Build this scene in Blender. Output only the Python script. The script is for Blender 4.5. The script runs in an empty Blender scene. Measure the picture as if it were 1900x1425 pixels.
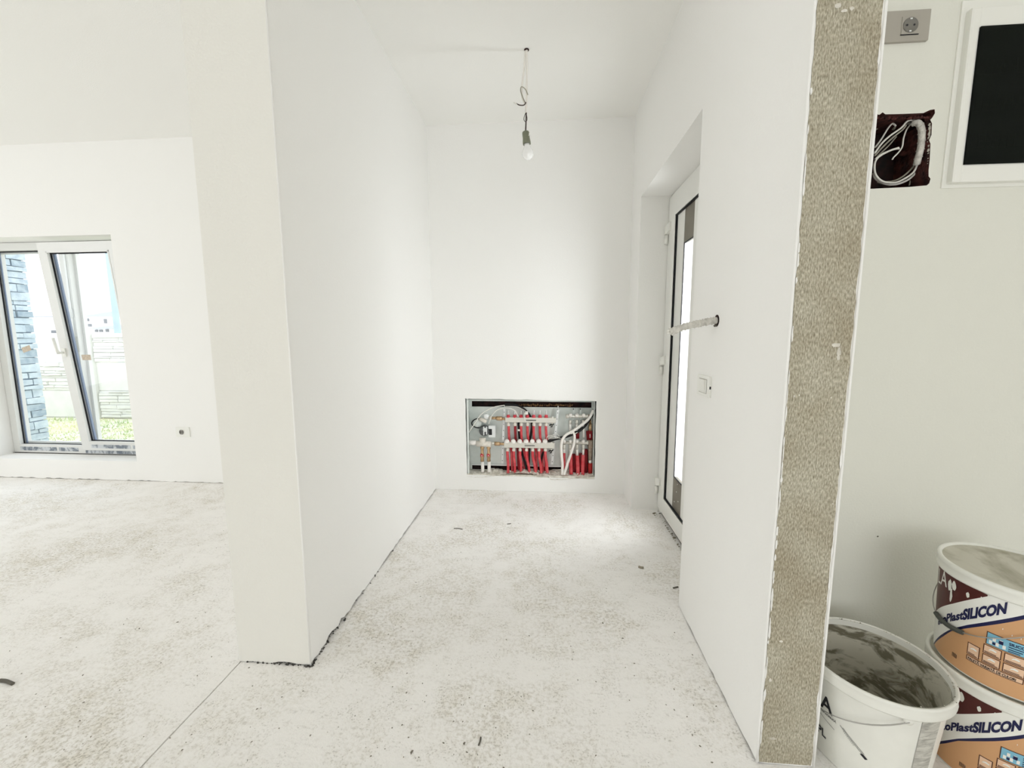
import bpy, bmesh, math, random
from mathutils import Vector, Matrix
S = bpy.context.scene
COL = S.collection
PI = math.pi
random.seed(7)

# ------------------------------------------------------------------ camera
FPX, YAW, PITCH, ROLL = 759.9, 0.0805, 0.1191, -0.0032
CAMP = Vector((0, 0, 1.2))
def cam_axes():
    right = Vector((math.cos(YAW), math.sin(YAW), 0)); f0 = Vector((-math.sin(YAW), math.cos(YAW), 0)); u0 = Vector((0, 0, 1))
    fwd = f0 * math.cos(PITCH) - u0 * math.sin(PITCH); up = u0 * math.cos(PITCH) + f0 * math.sin(PITCH)
    r2 = right * math.cos(ROLL) + up * math.sin(ROLL); u2 = up * math.cos(ROLL) - right * math.sin(ROLL)
    return r2, u2, fwd
CR, CU, CF = cam_axes()
cd = bpy.data.cameras.new('camera'); cam = bpy.data.objects.new('camera', cd); COL.objects.link(cam)
cd.sensor_fit = 'HORIZONTAL'; cd.sensor_width = 36; cd.lens = 36 * FPX / 1900; cd.clip_start = 0.02; cd.clip_end = 500
cam.matrix_world = Matrix(((CR.x, CU.x, -CF.x, 0), (CR.y, CU.y, -CF.y, 0), (CR.z, CU.z, -CF.z, 1.2), (0, 0, 0, 1)))
S.camera = cam
def at(px, py, ax, v):
    """point of the plane axis=v seen at photo pixel (used only to read real coordinates off the photo)"""
    d = CR * ((px - 950) / FPX) - CU * ((py - 712.5) / FPX) + CF
    return CAMP + d * ((v - CAMP[ax]) / d[ax])

# ------------------------------------------------------------------ world, lights, exposure
W = bpy.data.worlds.new('overcast_sky'); S.world = W; W.use_nodes = True
wn = W.node_tree.nodes; wl = W.node_tree.links
bg = wn['Background']; bg.inputs[1].default_value = 2.1
tc = wn.new('ShaderNodeTexCoord'); sx = wn.new('ShaderNodeSeparateXYZ'); rp = wn.new('ShaderNodeValToRGB')
wl.new(tc.outputs['Generated'], sx.inputs[0]); wl.new(sx.outputs[2], rp.inputs[0]); wl.new(rp.outputs[0], bg.inputs[0])
rp.color_ramp.elements[0].color = (0.95, 0.98, 1.0, 1); rp.color_ramp.elements[1].color = (0.86, 0.93, 1.0, 1)
def area(name, loc, rot, sx_, sy_, power, col):
    l = bpy.data.lights.new(name, 'AREA'); l.shape = 'RECTANGLE'; l.size = sx_; l.size_y = sy_; l.energy = power; l.color = col
    o = bpy.data.objects.new(name, l); COL.objects.link(o); o.location = loc; o.rotation_euler = rot; return o
# added fill lamps at unseen rear and side openings, then daylight outside the door
area('added_rear_fill', (1.2, -3.92, 1.35), (-PI/2, 0, PI), 2.4, 2.3, 17, (1.0, 0.985, 0.95))
area('added_side_fill', (-6.12, -0.1, 1.35), (0, -PI/2, 0), 2.2, 3.0, 23, (1.0, 0.99, 0.97))
area('daylight_entrance', (1.02, 2.33, 1.05), (0, PI/2, 0), 1.5, 0.36, 27, (0.97, 0.985, 1.0))
S.view_settings.view_transform = 'Standard'; S.view_settings.look = 'None'; S.view_settings.gamma = 1
S.view_settings.use_curve_mapping = False; S.view_settings.exposure = 0.05
S.cycles.max_bounces = 14; S.cycles.diffuse_bounces = 10; S.cycles.transparent_max_bounces = 16
S.cycles.caustics_reflective = False; S.cycles.caustics_refractive = False; S.cycles.sample_clamp_indirect = 4

# ------------------------------------------------------------------ materials
MATS = {}
def mat(name, col, rough=0.6, metal=0.0, spec=0.4, bump=0, bscale=80, var=0, vscale=6, col2=None, alpha=None, trans=0, ior=1.45):
    m = bpy.data.materials.new(name); m.use_nodes = True; nt = m.node_tree; n = nt.nodes; l = nt.links; b = n['Principled BSDF']
    b.inputs['Base Color'].default_value = (*col, 1); b.inputs['Roughness'].default_value = rough; b.inputs['Metallic'].default_value = metal
    b.inputs['Specular IOR Level'].default_value = spec; b.inputs['Transmission Weight'].default_value = trans; b.inputs['IOR'].default_value = ior
    if alpha is not None: b.inputs['Alpha'].default_value = alpha
    geo = n.new('ShaderNodeNewGeometry')
    if var or col2:
        ns = n.new('ShaderNodeTexNoise'); ns.inputs['Scale'].default_value = vscale; ns.inputs['Detail'].default_value = 5
        l.new(geo.outputs['Position'], ns.inputs['Vector'])
        mx = n.new('ShaderNodeMix'); mx.data_type = 'RGBA'
        c2 = col2 if col2 else tuple(c * (1 - var) for c in col)
        mx.inputs[6].default_value = (*col, 1); mx.inputs[7].default_value = (*c2, 1)
        r = n.new('ShaderNodeMapRange'); r.inputs[1].default_value = 0.38; r.inputs[2].default_value = 0.66
        l.new(ns.outputs[0], r.inputs[0]); l.new(r.outputs[0], mx.inputs[0]); l.new(mx.outputs[2], b.inputs['Base Color'])
    if bump:
        nb = n.new('ShaderNodeTexNoise'); nb.inputs['Scale'].default_value = bscale; nb.inputs['Detail'].default_value = 4
        l.new(geo.outputs['Position'], nb.inputs['Vector'])
        bp = n.new('ShaderNodeBump'); bp.inputs['Strength'].default_value = bump; bp.inputs['Distance'].default_value = 0.01
        l.new(nb.outputs[0], bp.inputs['Height']); l.new(bp.outputs[0], b.inputs['Normal'])
    MATS[name] = m; return m
def ramp(n, l, src, stops):
    r = n.new('ShaderNodeValToRGB'); e = r.color_ramp.elements
    e[0].position, e[0].color = stops[0][0], (*stops[0][1], 1); e[1].position, e[1].color = stops[-1][0], (*stops[-1][1], 1)
    for p, c in stops[1:-1]:
        k = e.new(p); k.color = (*c, 1)
    l.new(src, r.inputs[0]); return r

paint = mat('white_emulsion', (0.89, 0.885, 0.868), 0.85, bump=0.10, bscale=140, spec=0.25)
paint_c = mat('ceiling_emulsion', (0.89, 0.885, 0.86), 0.9, bump=0.12, bscale=160, spec=0.2)
paint_n = mat('niche_wall_tone', (0.76, 0.76, 0.70), 0.9, bump=0.12, bscale=140, spec=0.2)  # niche wall colour, darker and yellower than the other walls
upvc = mat('white_upvc', (0.76, 0.765, 0.75), 0.28, spec=0.5)
upvc_leaf = mat('white_door_upvc', (0.82, 0.82, 0.79), 0.32, spec=0.5)
gasket = mat('black_gasket', (0.015, 0.015, 0.018), 0.6)
taupe = mat('taupe_panel', (0.20, 0.18, 0.145), 0.45, var=0.15, vscale=9)
plastic = mat('white_plastic', (0.84, 0.84, 0.80), 0.35)
plastic_g = mat('grey_beige_plastic', (0.40, 0.375, 0.33), 0.4)
plastic_d = mat('dark_socket_well', (0.20, 0.19, 0.17), 0.5)
black = mat('black_rubber', (0.012, 0.012, 0.013), 0.55)
darkhole = mat('dark_cavity', (0.035, 0.016, 0.014), 0.95, col2=(0.01, 0.008, 0.008), vscale=30)
brickred = mat('clay_brick', (0.10, 0.03, 0.025), 0.9, bump=0.5, bscale=90, col2=(0.03, 0.012, 0.012), vscale=40)
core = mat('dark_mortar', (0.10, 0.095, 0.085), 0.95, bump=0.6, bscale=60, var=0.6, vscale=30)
mortar = mat('plaster_rubble', (0.80, 0.77, 0.70), 0.95, bump=1.0, bscale=70, col2=(0.56, 0.53, 0.46), vscale=28)
foam = mat('brown_foam', (0.22, 0.12, 0.05), 0.9, bump=0.8, bscale=60, col2=(0.06, 0.03, 0.02), vscale=35)
steel = mat('galvanised_steel', (0.76, 0.80, 0.775), 0.5, metal=0.1, bump=0.05, col2=(0.62, 0.67, 0.645), vscale=9)
steel_l = mat('bright_steel', (0.80, 0.82, 0.82), 0.4, metal=0.25)
nickel = mat('nickel_bar', (0.70, 0.68, 0.62), 0.35, metal=0.35)
brass = mat('brass', (0.62, 0.42, 0.24), 0.35, metal=0.6, var=0.3, vscale=60)
cream = mat('cream_fitting', (0.82, 0.77, 0.69), 0.45, var=0.15, vscale=40)
red = mat('red_pipe', (0.58, 0.045, 0.06), 0.42, col2=(0.70, 0.12, 0.13), vscale=30)
redd = mat('dark_red_pipe', (0.30, 0.012, 0.02), 0.45, var=0.3, vscale=20)
redcap = mat('red_cap', (0.60, 0.05, 0.07), 0.35)
whitep = mat('white_pipe', (0.86, 0.83, 0.79), 0.45)
wcable = mat('white_cable', (0.80, 0.79, 0.74), 0.5)
tape = mat('white_tape', (0.72, 0.70, 0.65), 0.6, bump=0.5, bscale=90, var=0.22, vscale=60)
gcable = mat('grey_cable', (0.42, 0.40, 0.33), 0.5, var=0.3, vscale=50)
clearp = mat('clear_plastic', (0.85, 0.87, 0.86), 0.1, alpha=0.45)
socketgreen = mat('grey_lampholder', (0.20, 0.21, 0.15), 0.55)
bulbm = mat('opal_bulb', (0.93, 0.93, 0.93), 0.2)
sticker = mat('beige_sticker', (0.52, 0.43, 0.34), 0.6, col2=(0.64, 0.56, 0.46), vscale=90)
dirt = mat('dark_chip', (0.13, 0.12, 0.10), 0.9)
chipdark = mat('grey_brown_crumb', (0.20, 0.18, 0.145), 0.9)
chip = mat('beige_chip', (0.34, 0.30, 0.23), 0.9, var=0.5, vscale=60)
bucketw = mat('white_bucket_plastic', (0.84, 0.84, 0.79), 0.32, var=0.06, vscale=12)
maroon = mat('maroon_print', (0.075, 0.012, 0.010), 0.35)
orange = mat('orange_print', (0.64, 0.36, 0.18), 0.35)
navy = mat('navy_print', (0.012, 0.014, 0.07), 0.35)
labelw = mat('white_print', (0.86, 0.86, 0.82), 0.35)
brown = mat('brown_print', (0.10, 0.035, 0.02), 0.4)
peach = mat('peach_print', (0.80, 0.55, 0.38), 0.4)
sky_print = mat('blue_print', (0.22, 0.50, 0.66), 0.4)
ink = mat('black_ink', (0.015, 0.015, 0.02), 0.45)
greyp = mat('grey_print', (0.36, 0.37, 0.36), 0.5)
housew = mat('white_render', (0.84, 0.84, 0.84), 0.9)
tile = mat('grey_roof', (0.40, 0.42, 0.47), 0.8, bump=0.4, bscale=6)
housewin = mat('house_window', (0.16, 0.17, 0.18), 0.3)
polem = mat('pale_blue_pole', (0.42, 0.55, 0.63), 0.7, var=0.1)
fencem = mat('cast_concrete', (0.74, 0.74, 0.70), 0.9, bump=0.3, bscale=30, var=0.08, vscale=5)
wire = mat('steel_wire', (0.45, 0.44, 0.42), 0.35, metal=0.8)
darkwire = mat('dark_wire', (0.07, 0.05, 0.045), 0.5)
grip = mat('dark_grip', (0.07, 0.075, 0.065), 0.45)
smoke = mat('smoked_cover', (0.006, 0.008, 0.006), 0.3, alpha=0.82, spec=0.08)
breaker = mat('breaker_grey', (0.10, 0.11, 0.10), 0.5)
railgrey = mat('board_interior', (0.20, 0.20, 0.19), 0.6)

glass = bpy.data.materials.new('window_glass'); glass.use_nodes = True
_n = glass.node_tree.nodes; _l = glass.node_tree.links; _n.remove(_n['Principled BSDF'])
_t = _n.new('ShaderNodeBsdfTransparent'); _t.inputs[0].default_value = (0.975, 0.985, 0.99, 1)
_g = _n.new('ShaderNodeBsdfGlossy'); _g.inputs['Roughness'].default_value = 0.02
_lw = _n.new('ShaderNodeLayerWeight'); _pw = _n.new('ShaderNodeMath'); _pw.operation = 'POWER'; _pw.inputs[1].default_value = 5; _f = _n.new('ShaderNodeMath'); _f.operation = 'MULTIPLY_ADD'
_f.inputs[1].default_value = 0.7; _f.inputs[2].default_value = 0.03; _l.new(_lw.outputs['Facing'], _pw.inputs[0]); _l.new(_pw.outputs[0], _f.inputs[0]); _m = _n.new('ShaderNodeMixShader')
_l.new(_f.outputs[0], _m.inputs[0]); _l.new(_t.outputs[0], _m.inputs[1]); _l.new(_g.outputs[0], _m.inputs[2]); _l.new(_m.outputs[0], _n['Material Output'].inputs[0])
frost = mat('frosted_glass', (0.95, 0.98, 1.0), 0.6, trans=1.0, ior=1.2)

def floor_material():
    m = bpy.data.materials.new('dusty_screed'); m.use_nodes = True; nt = m.node_tree; n = nt.nodes; l = nt.links; b = n['Principled BSDF']
    b.inputs['Roughness'].default_value = 0.9; b.inputs['Specular IOR Level'].default_value = 0.2
    g = n.new('ShaderNodeNewGeometry'); P = g.outputs['Position']
    def noise(scale, detail=6, rough=0.6, vec=P, dist=0):
        t = n.new('ShaderNodeTexNoise'); t.inputs['Scale'].default_value = scale; t.inputs['Detail'].default_value = detail
        t.inputs['Roughness'].default_value = rough; t.inputs['Distortion'].default_value = dist; l.new(vec, t.inputs['Vector']); return t.outputs[0]
    def mr(src, a, bb, c=0.0, d=1.0):
        r = n.new('ShaderNodeMapRange'); r.inputs[1].default_value = a; r.inputs[2].default_value = bb; r.inputs[3].default_value = c; r.inputs[4].default_value = d
        l.new(src, r.inputs[0]); return r.outputs[0]
    def mul(a, bb):
        x = n.new('ShaderNodeMath'); x.operation = 'MULTIPLY'; l.new(a, x.inputs[0])
        if hasattr(bb, 'links'): l.new(bb, x.inputs[1])
        else: x.inputs[1].default_value = bb
        return x.outputs[0]
    def mix(fac, a, bb):
        x = n.new('ShaderNodeMix'); x.data_type = 'RGBA'; l.new(fac, x.inputs[0])
        if isinstance(a, tuple): x.inputs[6].default_value = (*a, 1)
        else: l.new(a, x.inputs[6])
        if isinstance(bb, tuple): x.inputs[7].default_value = (*bb, 1)
        else: l.new(bb, x.inputs[7])
        return x.outputs[2]
    blot = mr(noise(1.7, 5, 0.62, dist=0.4), 0.44, 0.62)           # worn patches
    mid = mr(noise(11, 7, 0.7), 0.46, 0.66)
    fine = mr(noise(75, 5, 0.75), 0.47, 0.60)
    pit = mr(noise(150, 3, 0.6), 0.56, 0.64)
    mp = n.new('ShaderNodeMapping'); mp.inputs['Rotation'].default_value = (0, 0, 0.6); mp.inputs['Scale'].default_value = (1, 5, 1); l.new(P, mp.inputs[0])
    streak = mr(noise(7, 7, 0.7, mp.outputs[0], 0.3), 0.52, 0.70)
    c = mix(mul(blot, mid), (0.94, 0.922, 0.90), (0.82, 0.785, 0.715))
    c = mix(mul(mul(blot, fine), 0.60), c, (0.50, 0.46, 0.38))
    c = mix(mul(mul(fine, mid), 0.22), c, (0.52, 0.49, 0.42))
    c = mix(mul(mul(streak, fine), 0.36), c, (0.42, 0.40, 0.36))
    c = mix(mul(mul(pit, mid), 0.5), c, (0.28, 0.26, 0.22))
    l.new(c, b.inputs['Base Color'])
    bp = n.new('ShaderNodeBump'); bp.inputs['Strength'].default_value = 0.55; bp.inputs['Distance'].default_value = 0.006
    add = n.new('ShaderNodeMath'); add.operation = 'ADD'; l.new(noise(90, 6, 0.7), add.inputs[0]); l.new(noise(9, 4, 0.5), add.inputs[1])
    l.new(add.outputs[0], bp.inputs['Height']); l.new(bp.outputs[0], b.inputs['Normal']); return m
screed = floor_material()

def rough_plaster():
    m = bpy.data.materials.new('raw_grey_render'); m.use_nodes = True; nt = m.node_tree; n = nt.nodes; l = nt.links; b = n['Principled BSDF']
    b.inputs['Roughness'].default_value = 0.95; b.inputs['Specular IOR Level'].default_value = 0.15
    g = n.new('ShaderNodeNewGeometry')
    mp = n.new('ShaderNodeMapping'); mp.inputs['Scale'].default_value = (1, 1, 0.32); l.new(g.outputs['Position'], mp.inputs[0])
    a = n.new('ShaderNodeTexNoise'); a.inputs['Scale'].default_value = 330; a.inputs['Detail'].default_value = 4; l.new(mp.outputs[0], a.inputs['Vector'])
    c = n.new('ShaderNodeTexNoise'); c.inputs['Scale'].default_value = 7; c.inputs['Detail'].default_value = 6; l.new(g.outputs['Position'], c.inputs['Vector'])
    r1 = ramp(n, l, a.outputs[0], [(0.28, (0.26, 0.235, 0.18)), (0.5, (0.47, 0.44, 0.365)), (0.72, (0.70, 0.67, 0.585))])
    r2 = ramp(n, l, c.outputs[0], [(0.35, (0.80, 0.76, 0.68)), (0.65, (1.0, 1.0, 0.96))])
    mx = n.new('ShaderNodeMix'); mx.data_type = 'RGBA'; mx.blend_type = 'MULTIPLY'; mx.inputs[0].default_value = 1
    l.new(r1.outputs[0], mx.inputs[6]); l.new(r2.outputs[0], mx.inputs[7]); l.new(mx.outputs[2], b.inputs['Base Color'])
    bp = n.new('ShaderNodeBump'); bp.inputs['Strength'].default_value = 0.7; bp.inputs['Distance'].default_value = 0.004
    l.new(a.outputs[0], bp.inputs['Height']); l.new(bp.outputs[0], b.inputs['Normal']); return m
rawplaster = rough_plaster()

def smeared(name, light, dark, scale, lo, hi, stretch=(1, 1, 3)):
    m = bpy.data.materials.new(name); m.use_nodes = True; nt = m.node_tree; n = nt.nodes; l = nt.links; b = n['Principled BSDF']
    b.inputs['Roughness'].default_value = 0.9
    t = n.new('ShaderNodeTexCoord'); mp = n.new('ShaderNodeMapping'); mp.inputs['Scale'].default_value = stretch; l.new(t.outputs['Object'], mp.inputs[0])
    a = n.new('ShaderNodeTexNoise'); a.inputs['Scale'].default_value = scale; a.inputs['Detail'].default_value = 7; a.inputs['Roughness'].default_value = 0.62
    a.inputs['Distortion'].default_value = 0.8; l.new(mp.outputs[0], a.inputs['Vector'])
    r = ramp(n, l, a.outputs[0], [(lo, dark), ((lo + hi) / 2, tuple((x + y) / 2 for x, y in zip(light, dark))), (hi, light)])
    l.new(r.outputs[0], b.inputs['Base Color'])
    bp = n.new('ShaderNodeBump'); bp.inputs['Strength'].default_value = 0.4; bp.inputs['Distance'].default_value = 0.004
    l.new(a.outputs[0], bp.inputs['Height']); l.new(bp.outputs[0], b.inputs['Normal']); return m
residue = smeared('dried_plaster_residue', (0.55, 0.53, 0.45), (0.17, 0.155, 0.11), 11, 0.42, 0.54, (1, 1, 2.2))
lidm = smeared('stained_lid', (0.60, 0.58, 0.50), (0.30, 0.28, 0.20), 5, 0.30, 0.52)
scuff = smeared('scuffed_glue', (0.60, 0.59, 0.54), (0.34, 0.33, 0.30), 22, 0.35, 0.62, (1, 1, 4))
stonem = [mat('blue_grey_stone_pale', (0.58, 0.66, 0.72), 0.85, bump=0.5, bscale=25, col2=(0.42, 0.50, 0.58), vscale=12),
          mat('blue_grey_stone_mid', (0.46, 0.55, 0.63), 0.85, bump=0.5, bscale=25, col2=(0.60, 0.68, 0.74), vscale=10),
          mat('blue_grey_stone_deep', (0.30, 0.38, 0.46), 0.85, bump=0.5, bscale=25, col2=(0.46, 0.54, 0.60), vscale=14)]
film = smeared('printed_film', (0.62, 0.65, 0.68), (0.20, 0.23, 0.27), 18, 0.44, 0.56, (1, 1, 0.6))
grassm = mat('grass_blades', (0.80, 0.80, 0.50), 0.8, col2=(0.46, 0.58, 0.30), vscale=1.6)
soil = mat('dry_grass_ground', (0.74, 0.72, 0.50), 0.95, col2=(0.80, 0.80, 0.68), vscale=3, bump=0.6, bscale=20)

# ------------------------------------------------------------------ mesh helpers
class MB:
    def __init__(s): s.bm = bmesh.new()
    def box(s, x0, x1, y0, y1, z0, z1, bev=0):
        vs = [s.bm.verts.new((x, y, z)) for z in (z0, z1) for y in (y0, y1) for x in (x0, x1)]
        fs = [s.bm.faces.new([vs[i] for i in q]) for q in ((0, 2, 3, 1), (4, 5, 7, 6), (0, 1, 5, 4), (2, 6, 7, 3), (0, 4, 6, 2), (1, 3, 7, 5))]
        if bev:
            es = list({e for f in fs for e in f.edges}); bmesh.ops.bevel(s.bm, geom=es, offset=bev, segments=2, affect='EDGES', profile=0.6)
        return s
    def hexa(s, v8):
        vs = [s.bm.verts.new(v) for v in v8]
        for q in ((0, 2, 3, 1), (4, 5, 7, 6), (0, 1, 5, 4), (2, 6, 7, 3), (0, 4, 6, 2), (1, 3, 7, 5)): s.bm.faces.new([vs[i] for i in q])
        return s
    def tube(s, pts, r, seg=8, cap=True, smooth=True):
        pts = [Vector(p) for p in pts]; rs = r if isinstance(r, (list, tuple)) else [r] * len(pts); rings = []
        t0 = (pts[1] - pts[0]).normalized(); up = Vector((0, 0, 1)) if abs(t0.z) < 0.9 else Vector((0, 1, 0)); nrm = t0.cross(up).normalized()
        for i, p in enumerate(pts):
            t = (pts[min(i + 1, len(pts) - 1)] - pts[max(i - 1, 0)]).normalized()
            nrm = (nrm - t * nrm.dot(t)).normalized(); bn = t.cross(nrm)
            rings.append([s.bm.verts.new(p + (nrm * math.cos(a) + bn * math.sin(a)) * rs[i]) for a in (2 * PI * k / seg for k in range(seg))])
        for a, b in zip(rings, rings[1:]):
            for k in range(seg):
                f = s.bm.faces.new((a[k], a[(k + 1) % seg], b[(k + 1) % seg], b[k])); f.smooth = smooth
        if cap: s.bm.faces.new(rings[0][::-1]); s.bm.faces.new(rings[-1])
        return s
    def lathe(s, prof, c=(0, 0, 0), seg=32, M=None, smooth=True):
        M = M or Matrix.Identity(3); c = Vector(c); rings = []
        for r, z in prof:
            if r < 1e-6: rings.append([s.bm.verts.new(c + M @ Vector((0, 0, z)))])
            else: rings.append([s.bm.verts.new(c + M @ Vector((r * math.cos(2 * PI * k / seg), r * math.sin(2 * PI * k / seg), z))) for k in range(seg)])
        for a, b in zip(rings, rings[1:]):
            for k in range(seg):
                k2 = (k + 1) % seg
                q = [a[0], b[k2], b[k]] if len(a) == 1 else ([a[k], a[k2], b[0]] if len(b) == 1 else [a[k], a[k2], b[k2], b[k]])
                if len(a) == 1 and len(b) == 1: continue
                f = s.bm.faces.new(q); f.smooth = smooth
        return s
    def build(s, name, m, parent=None):
        bmesh.ops.recalc_face_normals(s.bm, faces=s.bm.faces[:])
        me = bpy.data.meshes.new(name); s.bm.to_mesh(me); s.bm.free(); me.materials.append(m)
        o = bpy.data.objects.new(name, me); COL.objects.link(o)
        if parent: o.parent = parent; o.matrix_parent_inverse = Matrix.Translation(-parent.location) if parent.type == 'EMPTY' and not parent.parent and parent.rotation_euler.x == 0 and parent.rotation_euler.z == 0 else Matrix.Identity(4)
        return o
def spline(pts, n=6):
    pts = [Vector(p) for p in pts]; out = []
    for i in range(len(pts) - 1):
        p0 = pts[max(i - 1, 0)]; p1 = pts[i]; p2 = pts[i + 1]; p3 = pts[min(i + 2, len(pts) - 1)]
        for k in range(n):
            t = k / n
            out.append(0.5 * ((2 * p1) + (p2 - p0) * t + (2 * p0 - 5 * p1 + 4 * p2 - p3) * t * t + (3 * p1 - p0 - 3 * p2 + p3) * t ** 3))
    out.append(pts[-1]); return out
def tag(o, label=None, cat=None, group=None, kind=None):
    if label: o['label'] = label
    if cat: o['category'] = cat
    if group: o['group'] = group
    if kind: o['kind'] = kind
    return o
def empty(name, loc=(0, 0, 0), **k):
    o = bpy.data.objects.new(name, None); COL.objects.link(o); o.location = loc; o.empty_display_size = 0.05; tag(o, **k); return o
def poly_wall(outer, holes, y, t):
    """vertical wall slab in XZ at y..y+t with polygonal holes"""
    mb = MB(); bm = mb.bm; es = []
    for lp in [outer] + holes:
        vs = [bm.verts.new((p[0], y, p[1])) for p in lp]; es += [bm.edges.new((vs[i], vs[(i + 1) % len(vs)])) for i in range(len(vs))]
    bmesh.ops.triangle_fill(bm, edges=es, use_beauty=True, use_dissolve=False)
    r = bmesh.ops.extrude_face_region(bm, geom=bm.faces[:])
    bmesh.ops.translate(bm, verts=[v for v in r['geom'] if isinstance(v, bmesh.types.BMVert)], vec=(0, t, 0)); return mb
def jag(a, b, step=0.03, lo=0.0, hi=0.008, fn=None):
    n = max(2, int(abs(b - a) / step)); return [(a + (b - a) * i / n, (fn(a + (b - a) * i / n) if fn else 1) * random.uniform(lo, hi)) for i in range(n + 1)]
def plinth(fp, z1, amp, step=0.025, inset=0.014, name='wall', m=None):
    """prism over a footprint (counter-clockwise) with a ragged, chipped foot"""
    mb = MB(); bm = mb.bm; n = len(fp); bot = []; mid = []; top = []
    for i in range(n):
        a = Vector(fp[i]); b = Vector(fp[(i + 1) % n]); k = max(1, int((b - a).length / step))
        for j in range(k):
            p = a.lerp(b, j / k); h = amp(p) * random.uniform(0.1, 1.0)
            bot.append(bm.verts.new((p.x, p.y, h))); mid.append(bm.verts.new((p.x, p.y, 0.04))); top.append(bm.verts.new((p.x, p.y, z1)))
    N = len(bot)
    for i in range(N):
        j = (i + 1) % N; bm.faces.new((bot[i], bot[j], mid[j], mid[i])); bm.faces.new((mid[i], mid[j], top[j], top[i]))
    bm.faces.new(top); bm.faces.new(mid[::-1]); return mb

YB, XL, XR, ZC = 3.037, -0.846, 0.601, 2.668
YP, XP, YE, XE = 1.301, -1.123, 1.071, 0.754
YD0, YD1, ZD = 1.750, 2.770, 2.066
YN = 1.40
X0, X1, Y0 = -6.2, 2.6, -4.0

# ================================================================== SETTING
fl = MB(); jx = [(-1.13, Y0), (-1.128, -1.5)] + [(-1.120 + random.uniform(-0.003, 0.003), y) for y in [i * 0.08 - 1 for i in range(28)]] + [(-1.118, 1.302)]
def floor_piece(mb, pts):
    bm = mb.bm; t = [bm.verts.new((x, y, 0)) for x, y in pts]; b = [bm.verts.new((x, y, -0.03)) for x, y in pts]
    bm.faces.new(t)
    for i in range(len(t)):
        j = (i + 1) % len(t); bm.faces.new((t[i], b[i], b[j], t[j]))
floor_piece(fl, [(X0, Y0)] + [(x - 0.0025, y) for x, y in jx] + [(-1.118, YB + 0.25), (X0, YB + 0.25)])
floor_piece(fl, [(x + 0.0025, y) for x, y in jx] + [(-1.1165, YB + 0.25), (1.2, YB + 0.25), (1.2, 1.6), (X1, 1.6), (X1, Y0)][::1])
fl.box(X0, X1, Y0, YB + 0.25, -0.09, -0.03)
tag(fl.build('floor', screed), kind='structure')
tag(MB().box(X0, X1, Y0, YB + 0.25, ZC, ZC + 0.12).build('ceiling', paint_c), kind='structure')

# back wall with the window opening and the ragged cabinet niche
WX0, WX1, WZ0, WZ1 = -4.74, -3.37, 0.168, 1.985
def ragged(pts, step, amp):
    out = []
    for i in range(len(pts)):
        a = Vector(pts[i]); b = Vector(pts[(i + 1) % len(pts)]); k = max(1, int((b - a).length / step))
        for j in range(k):
            p = a.lerp(b, j / k); out.append((p.x + random.uniform(-amp, amp), p.y + random.uniform(-amp, amp)))
    return out
HX0, HX1, HZ0, HZ1 = -0.603, 0.383, 0.112, 0.716
hole = ragged([(HX0, HZ1 + 0.006), (HX0 + 0.004, HZ0 + 0.01), (HX1 - 0.002, HZ0), (HX1, HZ1 - 0.004)], 0.05, 0.0022)
bott = jag(X0, X1 - 1.4, 0.03, 0.0, 0.009, lambda x: 1.0 if x < XP else (0.35 if x < XR else 1))
bw = poly_wall([(X0, ZC)] + bott + [(1.2, ZC)], [[(WX0, WZ1), (WX0, WZ0), (WX1, WZ0), (WX1, WZ1)], hole], YB, 0.26)
tag(bw.build('wall_back', paint), kind='structure')
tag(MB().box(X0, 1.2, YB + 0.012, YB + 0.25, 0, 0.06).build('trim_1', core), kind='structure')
# partition between living room and hallway
fp = [(XP, YP), (XL, YP), (XL, YB + 0.01), (XP, YB + 0.01)]
def amp_part(p):
    if abs(p.y - YP) < 1e-3: return 0.007 + 0.018 * max(0, (p.x - XP) / (XL - XP) - 0.35)
    if abs(p.x - XL) < 1e-3: return 0.022 if p.y < 1.75 else 0.011
    return 0.010
end_tone = mat('greige_end_face', (0.825, 0.815, 0.775), 0.9, bump=0.2, bscale=120, spec=0.2)
wpo = plinth(fp, ZC, amp_part).build('wall_partition', paint); tag(wpo, kind='structure'); wpo.data.materials.append(end_tone)   # its end face is darker and warmer than the rest
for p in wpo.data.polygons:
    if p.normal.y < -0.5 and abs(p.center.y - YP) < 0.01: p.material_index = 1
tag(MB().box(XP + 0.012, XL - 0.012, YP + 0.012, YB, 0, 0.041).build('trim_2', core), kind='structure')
cm = MB(); rnd = random.Random(17)
for i in range(110):
    if i < 50: x, y = XP + (XL - XP) * rnd.random() ** 0.6, YP + rnd.uniform(-0.006, 0.012)
    else: x, y = XL + rnd.uniform(-.012, .007), YP + (rnd.random() ** 1.8) * 0.9
    r = rnd.uniform(.002, .006); cm.lathe([(0, r * .8), (r, r * .1), (0, -r * .4)], (x, y, r * .4), 5, Matrix.Rotation(rnd.uniform(0, 3), 3, 'X'), smooth=False)
tag(cm.build('mortar_crumbs', core), 'broken dark mortar crumbs along the chipped foot of the partition', 'rubble', kind='stuff')
tag(MB().tube([(XL - 0.001, YP + 0.001, 0.002), (XL - 0.001, YP + 0.001, 0.5), (XL - 0.001, YP + 0.001, ZC)], 0.0035, 6).build('trim_3', paint), kind='structure')
# hallway right wall: free end clad in raw render, then the outer wall up to the door
fp = [(XR, YE), (XE, YE), (XE, YN + 0.215), (0.95, YN + 0.215), (0.95, YD0), (XR, YD0)]
tag(plinth(fp, ZC, lambda p: 0.008 if p.x < XR + 0.01 and p.y < YD0 - 0.01 else 0.003).build('wall_right', paint), kind='structure')
tag(MB().box(XR + 0.01, XE - 0.012, YE + 0.012, YD0 - 0.012, 0, 0.041).build('trim_4', core), kind='structure')
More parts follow.
